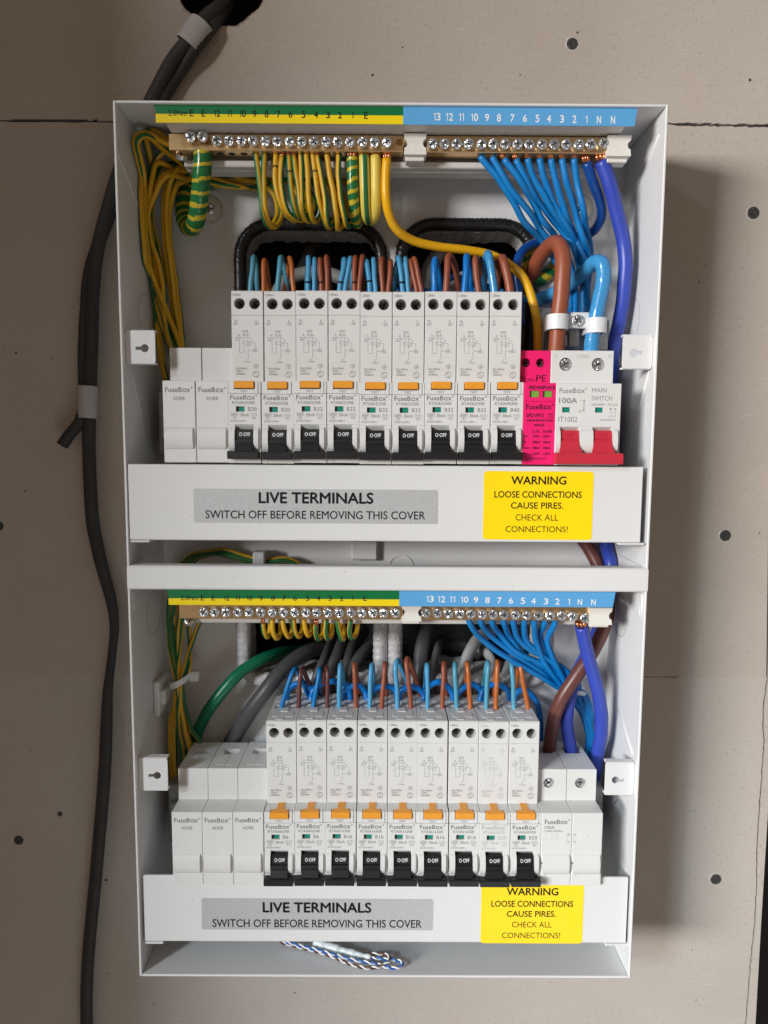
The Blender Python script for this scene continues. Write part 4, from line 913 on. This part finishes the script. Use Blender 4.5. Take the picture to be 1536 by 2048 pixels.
wire('earth_cable', [(751,312,20.6),(752,350,21),(752,400,24),(750,430,30),(742,441,40),(735,425,52),(742,400,58),(752,395,60)], 2.9, yel2, 'plain pale yellow earth cable with printed letters left of golden wire', 'earth cable', None, grn, ph=-2.9, bare=3, n=14, seg=2)
wire('earth_cable', [(773.5,318,20.6),(772,350,21),(772,390,22),(777,425,25),(792,457,30),(830,483,37),(880,494,42),(940,501,46),(980,510,48),(1015,527,48),(1045,552,44),(1062,590,40),(1073,640,38),(1076,690,38),(1076,725,38)], 2.6, yel3, 'thick golden yellow wire sweeping from last earth screw to pink module', 'earth cable', None, bare=3.2, n=14)

# upper neutrals
nb_ = [[(960,312),(992,353),(1028,407),(1052,447),(1076,472),(1100,505),(1130,560)], [(984,314),(1019,372),(1055,420),(1082,460),(1105,488),(1135,540)], [(1008,318),(1045,367),(1067,407),(1090,447),(1115,480),(1145,540)], [(1032,319),(1054,361),(1084,412),(1121,460),(1145,487),(1160,540)], [(1055,317),(1066,351),(1099,409),(1132,463),(1153,492),(1166,545)], [(1079,317),(1089,361),(1111,412),(1136,454),(1160,502),(1172,560)], [(1102,318),(1113,367),(1131,428),(1148,468),(1168,520),(1172,580)], [(1124,318),(1135,372),(1152,428),(1166,475),(1176,508),(1170,557),(1167,615),(1166,680)], [(1148,317),(1154,367),(1166,420),(1176,469),(1181,504),(1178,540),(1173,590),(1172,680)]]
for k, pp in enumerate(nb_):
    deps = [20.6, 22+k*.3, 27+(k*5 % 4)*1.6, 33+(k*3 % 5)*2.0, 40+(k % 3)*2.5, 47+(k % 2)*2, 52, 54]
    path = [(px, py, deps[i]) for i, (px, py) in enumerate(pp)]
    if len(pp) == 7: path += [(pp[-1][0]+5, 620, 55), (pp[-1][0]+2, 700, 55)]
    if len(pp) == 6: path += [(pp[-1][0]+5, 630, 56), (pp[-1][0]+2, 700, 56)]
    wire('neutral_wire', path, 1.85, blu, 'blue neutral wire fanning down under white %s, %s of the upper fan' % (('nine','eight','seven','six','five','four','three','two','one')[k], ('leftmost','second from left','third from left','fourth from left','middle of right group','fourth from right','third from right','second from right','rightmost')[k]), 'neutral wire', 'blue neutral wires of the upper bar', bare=2.6, n=12)
wire('neutral_wire', [(1173,325,20.6),(1186,367,24),(1200,401,30),(1203,432,36),(1190,458,43),(1170,470,50),(1130,478,57),(1085,483,58),(1055,493,55),(1038,513,52),(1033,545,50),(1037,590,50),(1040,650,50)], 2.75, bluedark, 'thicker dark blue wire hooking round from first upper N terminal', 'neutral wire', None, bare=3.2, n=14)
wire('neutral_cable', [(1203,322,20.6),(1217,361,22),(1230,407,25),(1239,445,27),(1248,490,29),(1251,530,30),(1248,580,32),(1241,630,36),(1231,680,42),(1224,720,48),(1222,800,58),(1226,900,58),(1216,1000,58),(1213,1090,56),(1222,1130,54),(1216,1180,52),(1205,1240,46),(1180,1295,40),(1150,1360,38),(1136,1410,38),(1134,1450,39),(1142,1500,42),(1146,1525,45)], 4.0, bluv, 'thick violet blue cable from last upper N terminal down to isolator', 'neutral cable', None, bare=3.2, n=16)
# tails
wire('live_cable', [(1052,580,68),(1062,553,61),(1073,527,55),(1090,502,46),(1104,489,38),(1116,489,32),(1124,505,28),(1126,530,26),(1123,590,26),(1117,640,27),(1112,700,29),(1111,730,31)], 4.65, brn, 'thick brown main tail bending over and down into main switch', 'live cable', None, n=18)
def taperf(L): return 1+.018*(math.sin(L*2*math.pi/9.0) > .2)
wire('neutral_cable', [(1055,604,66),(1080,598,60),(1108,588,54),(1150,560,45),(1176,536,37),(1190,524,31),(1203,527,27),(1207,543,26),(1204,575,26),(1197,610,26),(1189,650,27),(1182,700,29),(1180,730,31)], 4.2, tapeb, 'thick light blue taped main tail folding down into main switch', 'neutral cable', None, n=18, rfun=taperf, step=1.2)
wire('live_cable', [(1110,935,50),(1125,1000,58),(1150,1060,58),(1172,1090,56),(1196,1130,52),(1214,1180,47),(1213,1240,40),(1190,1295,34),(1150,1355,31),(1120,1405,32),(1105,1450,37),(1099,1500,43),(1097,1525,46)], 4.1, brnd, 'thick dark brown link cable crossing down into lower isolator', 'live cable', None, n=16)
wire('neutral_cable', [(1163,1252,20.8),(1171,1288,24),(1184,1340,28),(1196,1385,30),(1203,1430,32),(1201,1475,35),(1193,1520,44),(1186,1570,54),(1185,1640,58)], 4.1, bluv, 'thick violet blue cable hanging from lower N terminal by side wall', 'neutral cable', None, bare=3, n=16)
wire('earth_cable', [(1052,468,66),(1062,500,62),(1052,530,62),(1075,560,62),(1100,545,63),(1120,520,63)], 4.0, tapey, 'taped green and yellow cable hidden behind the brown main tail', 'earth cable', None, spiral=(8, .45, tapeg), n=24, step=.4)

# clamp on the tails
cl = thing('cable_clamp', tuple(U(1155, 640, 40)), 'white nylon clamp with centre screw holding both main tails', 'cable clamp')
mb = MB()
for cx, cy in ((1115, 645), (1193, 652)):
    p = U(cx, cy, 26.5); rr = 4.95 if cx < 1150 else 4.5; seg = [(math.cos(math.radians(a)), math.sin(math.radians(a))) for a in range(180, 361, 12)]
    prf = [(p[0]+(rr+1.2)*c, p[2]+(rr+1.2)*s_) for c, s_ in seg]+[(p[0]+rr+1.2, p[2]+12), (p[0]+rr, p[2]+12)]+[(p[0]+rr*c, p[2]+rr*s_) for c, s_ in reversed(seg)]+[(p[0]-rr, p[2]+12), (p[0]-rr-1.2, p[2]+12)]
    mb.prof(prf, p[1]-4.2, p[1]+4.2, axis='v')
a, b = U(1135, 640, 30), U(1176, 645, 30); mb.box(a[0], b[0], a[1]-4, a[1]+5, 27, 29.5, .6)
part('saddle', mb, nylon, cl)
p = U(1155, 641, 26); put('clamp_screw', BIGSCREW[2], (p[0], p[1], 25), cl, .3)
a, b = U(1090, 640, 42), U(1215, 700, 42)
part('clamp_bracket', MB().box(a[0], b[0], a[1], b[1], 41, 43, .3).box(p[0]-3.5, p[0]+3.5, p[1]-6, p[1]+14, 33, 41, 1), steel, cl)

# outgoing pairs at the upper breakers
def loopwire(b, pk, back, r, M, label, yb, D0=33, marks=(), group='', n=10, name='live_wire', cat='live wire'):
    (bx, by) = b; px, py = pk; h = by-py
    path = [(bx, by+22, D0), (bx, by, D0), (bx+(px-bx)*.55, py+h*.42, D0+.6), (px-(px-bx)*.06, py+h*.09, D0+2.2), (px+(back[0]-px)*.15, py+1.2, D0+5.2), (px+(back[0]-px)*.5, py+h*.17, D0+8.6), (back[0], back[1], D0+12.5), (back[0]+(back[0]-px)*.3, by+25, D0+19)]
    return wire(name, path, r, M, label, cat, group, marks=marks, n=n)
UP = [ # breaker, colour, base x, peak x, peak y, back x, radius, mark
 (1,'b',501,506,513,515,1.55,0,cyanb),(1,'n',527.5,528.5,519,537,1.5,0,tan),(2,'b',554,561.5,514,574,1.55,0,cyanb),(2,'n',588,580,515,573,1.5,0,tan),
 (3,'b',616.5,617.5,514,614,1.5,1,ltblu),(3,'b',628,629,516,632,1.4,0,ltblu),(3,'n',643,639,517,648,1.5,1,brn),(3,'n',654.5,653,513,660,1.5,0,brn),
 (4,'b',679,689,517,684,1.5,1,ltblu),(4,'b',690,700,516,706,1.5,0,ltblu),(4,'n',708,710.5,514,716,1.5,1,brn),(4,'n',718.5,724.5,510.5,728,1.5,0,brn),
 (5,'b',739.5,734,522,728,1.5,1,ltblu),(5,'b',752,746,518,750,1.5,0,ltblu),(5,'n',766,762,515,770,1.5,0,brn),(5,'n',776.5,781,521,784,1.5,0,brn),
 (6,'b',806.5,797,514,789,1.5,1,ltblu),(6,'b',817,812,516,806,1.4,0,ltblu),(6,'n',833,821,520,816,1.4,0,brn),(6,'n',843,830,516,822,1.5,0,brn),
 (7,'b',868.5,870,517,878,2.0,0,blulink),(7,'n',892,897,510,916,1.95,0,brn),(8,'b',929,933,511,941,2.0,0,blulink),(8,'n',957,950,514,965,1.85,0,brn),
 (9,'b',989,977.5,506,966,2.45,0,tapeb),(9,'n',1020,1006,515,993,2.5,0,brn)]
cnt = {}
for q, (i, c, bx, px, py, kx, r, mk, M) in enumerate(UP):
    same = [u for u in UP if u[0] == i and u[1] == c]; w_ = '' if len(same) == 1 else (' left one of two' if same[0][2] == bx else ' right one of two')
    colr = {'b': 'blue', 'n': 'brown'}[c] if M is not tan else 'orange brown'
    if M is cyanb: colr = 'dull blue'
    if M is tapeb: colr = 'thick taped blue'
    loopwire((bx, 586), (px, py), (kx, 570), r, M, '%s wire looping out of the %s upper breaker%s%s' % (colr, ordn[i-1], ',' + w_ if w_ else '', ', with pen mark' if mk else ''), 586, marks=((.24,) if mk else ()), group='wires out of the upper breakers', name='neutral_wire' if c == 'b' else 'live_wire', cat='neutral wire' if c == 'b' else 'live wire')
for k, (a, b, pk) in enumerate((((878,590),(944,592),(910,553)), ((940,592),(1004,592),(972,572)), ((800,592),(874,592),(835,576)), ((735,590),(800,592),(768,566)))):
    wire('link_wire', [(a[0],a[1]+14,47),(a[0]+3,a[1]-12,47),((a[0]+pk[0])/2,pk[1]+7,47.5),(pk[0]+4,pk[1],48),((b[0]+pk[0])/2+4,pk[1]+10,48),(b[0],b[1]-8,47),(b[0]+2,b[1]+14,47)], 1.9, blulink, 'bright blue link arching behind the wires of upper breakers %s' % ('seven and eight', 'eight and nine', 'six and seven', 'five and six')[k], 'link wire', 'blue links behind the upper breakers')

# outgoing pairs at the lower breakers
LO = [(1,'b',564,587,1336,608,1.4,blu),(1,'n',597,603,1335,618,1.4,brnd),(2,'b',627,639,1335,641,1.4,blu),(2,'n',654,655,1333,646,1.4,brnd),(3,'b',678.5,680,1328,687,1.5,ltblu),(3,'n',711.5,708,1326,716,1.45,brn),
      (4,'b',739.5,743.5,1327,747,1.5,ltblu),(4,'n',763,769.5,1325,772,1.5,brn),(5,'b',795,792,1319,812,1.5,ltblu),(5,'n',821.5,812,1314,832,1.5,brn),(6,'b',855,855.5,1328,850,1.4,ltblu),(6,'n',885,887,1323,892,1.45,brn),
      (7,'b',914,908.5,1325,912,1.45,cyanb),(7,'n',940,935.5,1323,932,1.45,tan),(8,'b',973,976,1323,967,1.45,cyanb),(8,'n',992,995,1322,990,1.5,tan),(9,'b',1028,1023,1325,1026,1.45,cyanb),(9,'n',1056,1038,1323,1034,1.5,tan)]
for i, c, bx, px, py, kx, r, M in LO:
    colr = {blu: 'deep blue', ltblu: 'light blue', cyanb: 'pale dull blue', brn: 'brown', brnd: 'thin dark brown', tan: 'orange brown'}[M]
    by = 1413; h = by-py
    path = [(bx, by+8, 32), (bx, by, 32.5), (bx+(px-bx)*.5, py+h*.5, 33.5), (px-(px-bx)*.08, py+h*.1, 35.5), (px+(kx-px)*.2, py+1.5, 39), (px+(kx-px)*.55, py+h*.2, 43), (kx, py+h*.45, 47), (kx+(kx-px)*.4, py+h*.78, 54), (kx, py+h*.9, 70)]
    wire('neutral_wire' if c == 'b' else 'live_wire', path, r, M, '%s wire looping up from the %s lower breaker' % (colr, ordn[i-1]), 'neutral wire' if c == 'b' else 'live wire', 'wires out of the lower breakers')
LK = [[(573,1394),(576,1382),(585,1372),(605,1366.5),(622,1378),(627,1392)], [(623,1394),(626,1382),(638,1370.5),(665,1362),(692,1369),(700,1390)], [(686,1392),(690,1382),(701,1374),(716,1371),(730,1384),(733,1394)], [(737,1394),(741,1386),(752,1377),(771,1371.5),(788,1378),(794,1392)], [(798,1392),(803,1380),(818,1374),(833,1376),(846,1386),(848,1394)], [(849,1392),(852,1378),(865,1368),(878,1362.5),(898,1375),(906,1392)], [(912,1394),(920,1381),(942,1368),(957,1374),(966,1386),(966,1396)], [(962,1394),(966,1382),(978,1372),(996,1369),(1014,1380),(1019,1394)], [(1030,1392),(1036,1382),(1052,1380),(1068,1394),(1078,1419),(1080,1470)]]
for k, pp in enumerate(LK):
    wire('link_wire', [(pp[0][0]-1, pp[0][1]+10, 45)]+[(px, py, 46.0+(1 if 1 < i < 5 else 0)) for i, (px, py) in enumerate(pp)]+[(pp[-1][0]+1, pp[-1][1]+10, 46)], 1.95, blulink, 'bright blue link wire arching back from the %s lower breaker' % ordn[k], 'link wire', 'blue links behind the lower breakers', n=12)

# lower bar earths
le = [((526,1247),(528,1264),(533,1273),(540,1240)), ((545,1238),(546,1262),(552,1276),(562,1240)), ((565,1240),(569,1258),(578,1272),(584,1240)), ((587,1238),(589,1258),(597,1272),(606,1240)), ((608,1238),(611,1258),(617,1270),(624,1240)), ((632,1249),(631.5,1266),(636,1277),(646,1240)), ((653,1238),(651,1264),(655,1277),(666,1240)), ((674,1240),(678,1262),(684,1278),(686,1240)), ((702,1240),(699,1264),(703,1276),(715,1240))]
for k, (a, b, c, d) in enumerate(le):
    path = [(a[0], a[1], 20.6), (b[0], b[1], 21), (c[0], c[1]+.5, 24), ((c[0]+d[0])/2+2, c[1]-6, 29.5), (d[0], d[1]+4, 34), (d[0], 1216, 42), (d[0]-30, 1206, 50), (480, 1204, 53), (400-k*2, 1208+k % 3*5, 54)]
    wire('earth_wire', path, 1.5, yel, 'short striped earth loop under black %s of lower bar, %s' % (('nine','eight','seven','six','five','four','three','two','one')[k], ('leftmost, with bare end','second from left','third from left','fourth from left','middle one','fourth from right, with bare end','third from right','second from right','rightmost')[k]), 'earth wire', 'earth wires of the lower bar', grn, ph=-1.05+[1.3, 2.2, 2.0, 1.3, 2.4, .1, -.1, .8, .2][k], bare=3.4 if k in (0, 5) else 0, n=12)
lb = [[(338,1205),(338,1270),(345,1323),(352,1363),(350,1402),(341,1450),(340,1500),(346,1560)], [(350,1207),(345,1255),(352,1328),(357,1363),(353,1414),(350,1475),(352,1560)], [(363,1220),(355,1294),(359,1348),(360,1390),(357,1450),(365,1512),(368,1560)], [(379,1225),(380,1294),(378,1336),(364,1367),(362,1414),(372,1463),(384,1500),(392,1560)], [(404,1232),(389,1270),(374,1319),(363,1363),(367,1402),(383,1458),(400,1485),(410,1560)], [(368,1228),(362,1280),(355,1341),(355,1377),(368,1450),(380,1500),(390,1560)], [(352,1222),(348,1275),(350,1330),(354,1366),(347,1430),(345,1490),(352,1560)]]
for k, pp in enumerate(lb):
    wire('earth_wire', [(pp[0][0]+8, pp[0][1]-20, 50)]+[(px, py, (48, 50, 47, 45, 49, 51, 53, 54)[i]-(k % 3)*1.6) for i, (px, py) in enumerate(pp)], 1.5, yel, ('earth wire at the far left of lower tied bundle', 'second earth wire from the left in lower tied bundle', 'earth wire in the middle of lower tied bundle with tie over', 'straight earth wire on the right of lower tied bundle', 'earth wire slanting in from far right of lower tied bundle', 'earth wire crossing behind the middle of lower tied bundle', 'earth wire tucked behind the left of lower tied bundle')[k], 'earth wire', 'earth wires of the lower left bundle', grn, ph=-1.26+(.7, .5, 1.5, 1.0, -1.2, .3, 1.6)[k], tw=.008*(k-3), n=10)
tie = thing('cable_tie', tuple(U(352, 1365, 52)), 'white cable tie with stick-on base holding the lower left earth bundle', 'cable tie')
a = U(341, 1378, 44); mbt = MB().tube(smooth([U(336,1372,52), U(341,1377,42), U(352,1375,39.5), U(366,1367,41), U(378,1358,46), U(388,1352,52)], 1.2), 1.0, 8, flat=.45)
mbt = MB()
seq = smooth([U(336,1370,52), U(341,1373,41), U(352,1370,38.5), U(366,1362,40), U(378,1353,45), U(390,1348,52)], 1.2)
for p_, q_ in zip(seq, seq[1:]):
    mbt.add([(p_[0], p_[1]-2, p_[2]), (q_[0], q_[1]-2, q_[2]), (q_[0], q_[1]+2, q_[2]), (p_[0], p_[1]+2, p_[2]), (p_[0], p_[1]-2, p_[2]+.8), (q_[0], q_[1]-2, q_[2]+.8), (q_[0], q_[1]+2, q_[2]+.8), (p_[0], p_[1]+2, p_[2]+.8)], [[0,1,2,3],[4,5,6,7],[0,1,5,4],[3,2,6,7]])
part('tie_strap', mbt, nylon, tie)
h_ = U(389, 1351, 50); part('tie_head', MB().box(h_[0]-3.4, h_[0]+3, h_[1]-3.6, h_[1]+3.2, 47, 53, .7), nylon, tie)
part('tie_base', MB().box(1.6, 5.0, 300+24, 300+46, 34, 56, .8).box(4.6, 7.5, 331, 340, 38, 52, .6), nylon, tie)
ga = [[(357,1135),(367,1124),(387,1108),(435,1103.5),(472,1113),(508,1127),(530,1140)], [(366,1137),(376,1124),(411,1111),(447,1110),(495,1124),(520,1140)], [(380,1135),(400,1112),(442,1100),(490,1112),(520,1120),(545,1119),(568,1116),(596,1127),(612,1142)], [(372,1140),(392,1115),(440,1106),(480,1116),(512,1123),(540,1124),(570,1121),(600,1135)]]
for k, pp in enumerate(ga):
    wire('earth_wire', [(pp[0][0]-6, pp[0][1]+30, 58)]+[(px, py, 57-k*1.2) for px, py in pp]+[(pp[-1][0]+8, pp[-1][1]+30, 58)], 1.5, yel, ('earth wire nearest the bridge bar in the gap bundle', 'lowest curved earth wire in the gap bundle', 'topmost earth wire in gap bundle running on past the clip', 'second earth wire from top in the gap bundle')[k], 'earth wire', 'earth wires in the gap above the bridge bar', grn, ph=-1.26+(.9, .6, 1.2, .2)[k])
p = U(518, 1113, 50); solo('wire_clip', MB().box(p[0]-3.7, p[0]+3.7, p[1]-3, p[1]+5, 48, 58, .7).box(p[0]-2.2, p[0]-1.6, p[1]-.6, p[1]+1.8, 47.8, 49, .1).box(p[0]+1.4, p[0]+2.0, p[1]-.8, p[1]+1.6, 47.8, 49, .1), nylon, (p[0], p[1], 58), 'small white wire clip over the earth wires above the bridge bar', 'wire clip')

# lower neutrals gathered by a tie
ln = [[(938,1240),(961,1277),(1004,1308),(1054,1338),(1096,1362),(1122,1378)], [(961,1240),(980,1270),(1026,1307),(1080,1342),(1124,1380)], [(984,1240),(998,1268),(1034,1303),(1086,1329),(1130,1362),(1145,1382)], [(1007,1242),(1019,1272),(1047,1308),(1096,1345),(1136,1382)], [(1026,1240),(1033,1270),(1054,1295),(1084,1312),(1126,1336),(1158,1375)], [(1048,1242),(1051,1275),(1068,1297),(1098,1319),(1135,1350),(1155,1380)], [(1069,1242),(1072,1284),(1087,1321),(1114,1358),(1130,1380)], [(1090,1243),(1081,1270),(1090,1305),(1118,1350),(1138,1378)], [(1110,1242),(1096,1277),(1104,1312),(1122,1348),(1136,1375)]]
for k, pp in enumerate(ln):
    n_ = len(pp); dd = [20.6]+[24+(i+1)*(26/n_)+(k*5 % 4)*1.4 for i in range(n_-1)]
    e = 1140+(k*7 % 9)*3.6
    wire('neutral_wire', [(pp[0][0]-2, 1225, 20.6)]+[(px, py, min(52, d_)) for (px, py), d_ in zip(pp, dd)]+[(e, 1388, 51), (e+8, 1402, 50+k % 3), (1166+(k*5 % 9)*2.2, 1432, 50+k % 4), (1176+(k*4 % 9)*1.5, 1475, 52), (1165+(k*2 % 9)*2, 1540, 54)], 1.8, blu, 'blue neutral wire curving from lower white %s, %s in tied bunch' % (('nine','eight','seven','six','five','four','three','two','one')[k], ('leftmost','second from left','third from left','fourth from left','in the middle','fourth from right','third from right','second from right','rightmost')[k]), 'neutral wire', 'blue neutral wires of the lower bar', n=12)
wire('cable_tie', [(1126,1378,44),(1140,1383,40),(1155,1386,42),(1170,1390,50),(1174,1402,56)], 1.6, nylon, 'clear cable tie round the lower blue neutral bunch', 'cable tie', None, flat=.4)

# sheathed cables in the lower opening
wire('earth_cable', [(640,1300,100),(590,1302,84),(555,1307,68),(525,1317,58),(484,1343,52),(450,1377,48),(421,1414,48),(403,1448,53),(389,1480,59),(378,1520,60),(375,1580,60)], 3.8, greenc, 'thick green cable arching from lower opening down behind blank plates', 'earth cable', None, n=16)
wire('sheathed_cable', [(720,1290,105),(660,1292,90),(630,1299,78),(597,1313,66),(563,1342,56),(532,1381,50),(503,1420,51),(476,1462,57),(455,1500,59),(445,1560,59)], 5.0, greyc, 'thick grey cable beside the green one in lower opening', 'sheathed cable', None, n=18)
gs = [([(668,1270,95),(655,1300,74),(642,1330,64),(630,1362,60),(622,1400,58)], 3.6, greyc), ([(700,1262,95),(684,1284,76),(672,1315,66),(661,1345,61),(655,1400,58)], 4.6, greyc), ([(730,1262,100),(705,1290,78),(694,1325,67),(688,1360,61),(684,1400,58)], 4.6, greyc), ([(765,1275,95),(740,1293,77),(716,1318,68),(704,1345,63),(700,1400,58)], 4.4, greyc), ([(862,1225,95),(850,1269,76),(843,1308,68),(840,1350,62),(838,1400,58)], 5.0, greyc), ([(880,1280,90),(874,1300,72),(868,1331,65),(866,1360,61),(866,1400,58)], 3.6, greyc), ([(985,1262,92),(958,1276,74),(940,1303,66),(926,1345,60),(920,1400,58)], 4.8, greyl), ([(945,1290,95),(972,1305,74),(984,1325,67),(975,1360,62),(972,1400,58)], 3.6, greyl), ([(880,1282,100),(905,1292,92),(935,1296,92),(960,1310,94)], 4.6, greyc), ([(1040,1300,92),(1020,1325,72),(1010,1362,62),(1008,1400,58)], 4.0, greyl), ([(880,1320,88),(905,1326,84),(935,1322,84)], 4.2, greyl)]
gl = ['thin leftmost grey cable dropping from lower left opening', 'grey cable second from left in the lower left opening', 'grey cable third from left in the lower left opening', 'rightmost grey cable of the lower left opening', 'dark grey cable at the left of lower right opening', 'thin grey cable standing left of the pale one', 'pale grey cable curving in middle of lower right opening', 'pale grey cable bending right behind the orange wires', 'blurred grey cable lying across deep in right opening', 'pale grey cable at the right end of right opening', 'short pale cable lying deep in the right opening']
for (pp, r, M), l in zip(gs, gl): wire('sheathed_cable', pp, r, M, l, 'sheathed cable', 'grey cables in the lower openings', n=14, flat=.75)
wire('sheathed_cable', [(640,440,110),(615,520,95),(585,580,90),(560,640,85)], 5, greyd, 'dark grey cable deep inside the upper left opening', 'sheathed cable', None, n=12)
wire('sheathed_cable', [(545,600,80),(575,560,82),(640,545,84),(700,570,82),(725,620,80)], 4.5, greyl, 'pale grey cable lying low in the upper left opening', 'sheathed cable', None, n=12)
wire('sheathed_cable', [(850,600,80),(858,540,84),(885,500,92),(930,480,105)], 5, greyl, 'pale grey cable rising in the upper right opening', 'sheathed cable', None, n=12)
wire('sheathed_cable', [(915,620,76),(905,580,78),(925,555,84),(975,560,84),(985,620,80)], 4, greyl, 'pale grey cable behind the eighth upper breaker wires', 'sheathed cable', None, n=12)

# the pair of grey cables down the wall on the left
def wl(pts, dx=0): return [(px+dx, py, d) for px, py, d in pts]
cb = thing('wall_cable', tuple(U(200, 900, 60)), 'pair of dark grey sheathed cables taped together down the wall', 'cable')
pa = [(470,-40,85),(440,10,70),(411,35,60),(378,78,56),(345,120,57),(310,185,58),(278,250,58),(243,330,57),(214,425,56),(195,500,57),(186,580,58),(183,680,58),(180,770,58),(178,850,58),(178,900,58),(181,985,58),(186,1050,59),(203,1130,59),(222,1200,59),(229,1250,59),(224,1310,59),(216,1380,59),(213,1450,59),(210,1530,59),(205,1600,59),(198,1680,59),(191,1760,59),(183,1840,59),(176,1920,59),(173,1990,59),(174,2100,59)]
mm = smooth([U(*p) for p in pa], 4)
part('cable_sheath', MB().tube(mm, 4.25, 16, flat=.8, rfun=lambda L: 1-.33*math.exp(-((L-452)/38)**2)), greyd, cb)
pa2 = [(470,-40,92),(452,14,80),(425,52,62),(394,92,58),(362,140,61),(330,190,61),(292,262,61),(254,345,61),(216,440,61),(180,540,60),(172,620,60),(168,700,60),(168,770,60),(167,820,58),(157,848,57),(140,868,57),(124,891,56)]
part('cable_sheath', MB().tube(smooth([U(*p) for p in pa2], 4), 3.6, 14), greyd, cb, label='shorter cable cut off below the tape')
def band(name, pts, r, M, label=None, flat=.62):
    ps = smooth([U(*p) for p in pts], 1.5)
    return part(name, MB().tube(ps, r, 20, flat=flat, cap=False, rfun=lambda L: 1+.015*math.sin(L*2.3)), M, cb, label=label)
band('tape_band', [(176.5,772,58.2),(176,800,58.2),(175,836,58.2)], 6.0, tapew, flat=.95)
tb = band('tape_band', [(404,46,58),(389,66,57),(374,88,57)], 7.3, tapew, flat=.7)
part('tape_flap', MB().add([U(405,50,57), U(397,78,57), U(408,72,56.5), U(414,65,57)], [[0,1,2,3]]).add([U(371,92,57.5), U(382,90,57), U(379,104,58)], [[0,1,2]]), tapew, cb)

# the data cable coiled on the floor of the box
dc = thing('data_cable', tuple(UV(700, 1920, 488)), 'loose twisted pairs of blue, brown and white with pale tape on box floor', 'data cable')
def pair(pts, M1, M2, off=.0, pitch=9.0, r=.62, up=0.0):
    ps = smooth([UV(px, py, 488.6-h) for px, py, h in pts], .8); L = 0
    A, B = [], []
    for i, p_ in enumerate(ps):
        if i: L += (ps[i]-ps[i-1]).length
        T = (ps[min(i+1, len(ps)-1)]-ps[max(i-1, 0)]).normalized(); n1 = Vector((0, -1, 0)); n2 = T.cross(n1).normalized(); t_ = 2*math.pi*L/pitch+off
        o_ = (n1*math.cos(t_)+n2*math.sin(t_))*r*1.02
        A.append(p_+o_); B.append(p_-o_)
    part('strand', MB().tube(A, r, 8), M1, dc); part('strand', MB().tube(B, r, 8), M2, dc)
pair([(560,1884,2),(590,1892,1.6),(626,1901,1.4),(662,1912,1.3),(701,1928,1.3),(735,1936,1.3),(763,1932,1.6),(779,1922,2.6),(778,1912,3.2),(762,1908,3.2),(735,1908,3)], dbrn, whitew, .4, 7.5, .54)
pair([(572,1884,4),(600,1891,3.2),(640,1901,2.8),(678,1912,2.6),(714,1921,2.4),(753,1928,1.8),(785,1936,1.4),(803,1932,1.8),(804,1924,2.2),(787,1920,2.4),(758,1917,2.2),(730,1914,2)], sblue, whitew, 2.0, 8.5, .54)
tp = MB(); ps = smooth([UV(630,1884,485.5), UV(660,1893,485.5), UV(690,1902,486), UV(742,1915,486.4)], 1.0); rt = random.Random(2)
jit = [[rt.uniform(-.18, .18) for _ in range(14)] for _ in ps]
b0 = len(tp.v); tp.tube(ps, 2.7, 14, flat=1.0, rfun=lambda L: 1+.10*math.sin(L*.55)+.07*math.sin(L*1.27+1)-.012*L)
tp.v = [tuple(Vector(p_)+Vector((rt.uniform(-.16, .16), rt.uniform(-.16, .16), rt.uniform(-.16, .16)))) for p_ in tp.v]
part('tape_wrap', tp, ptape, dc)

print('objects', len(bpy.data.objects), 'tris', sum(len(p.vertices)-2 for m_ in bpy.data.meshes for p in m_.polygons))
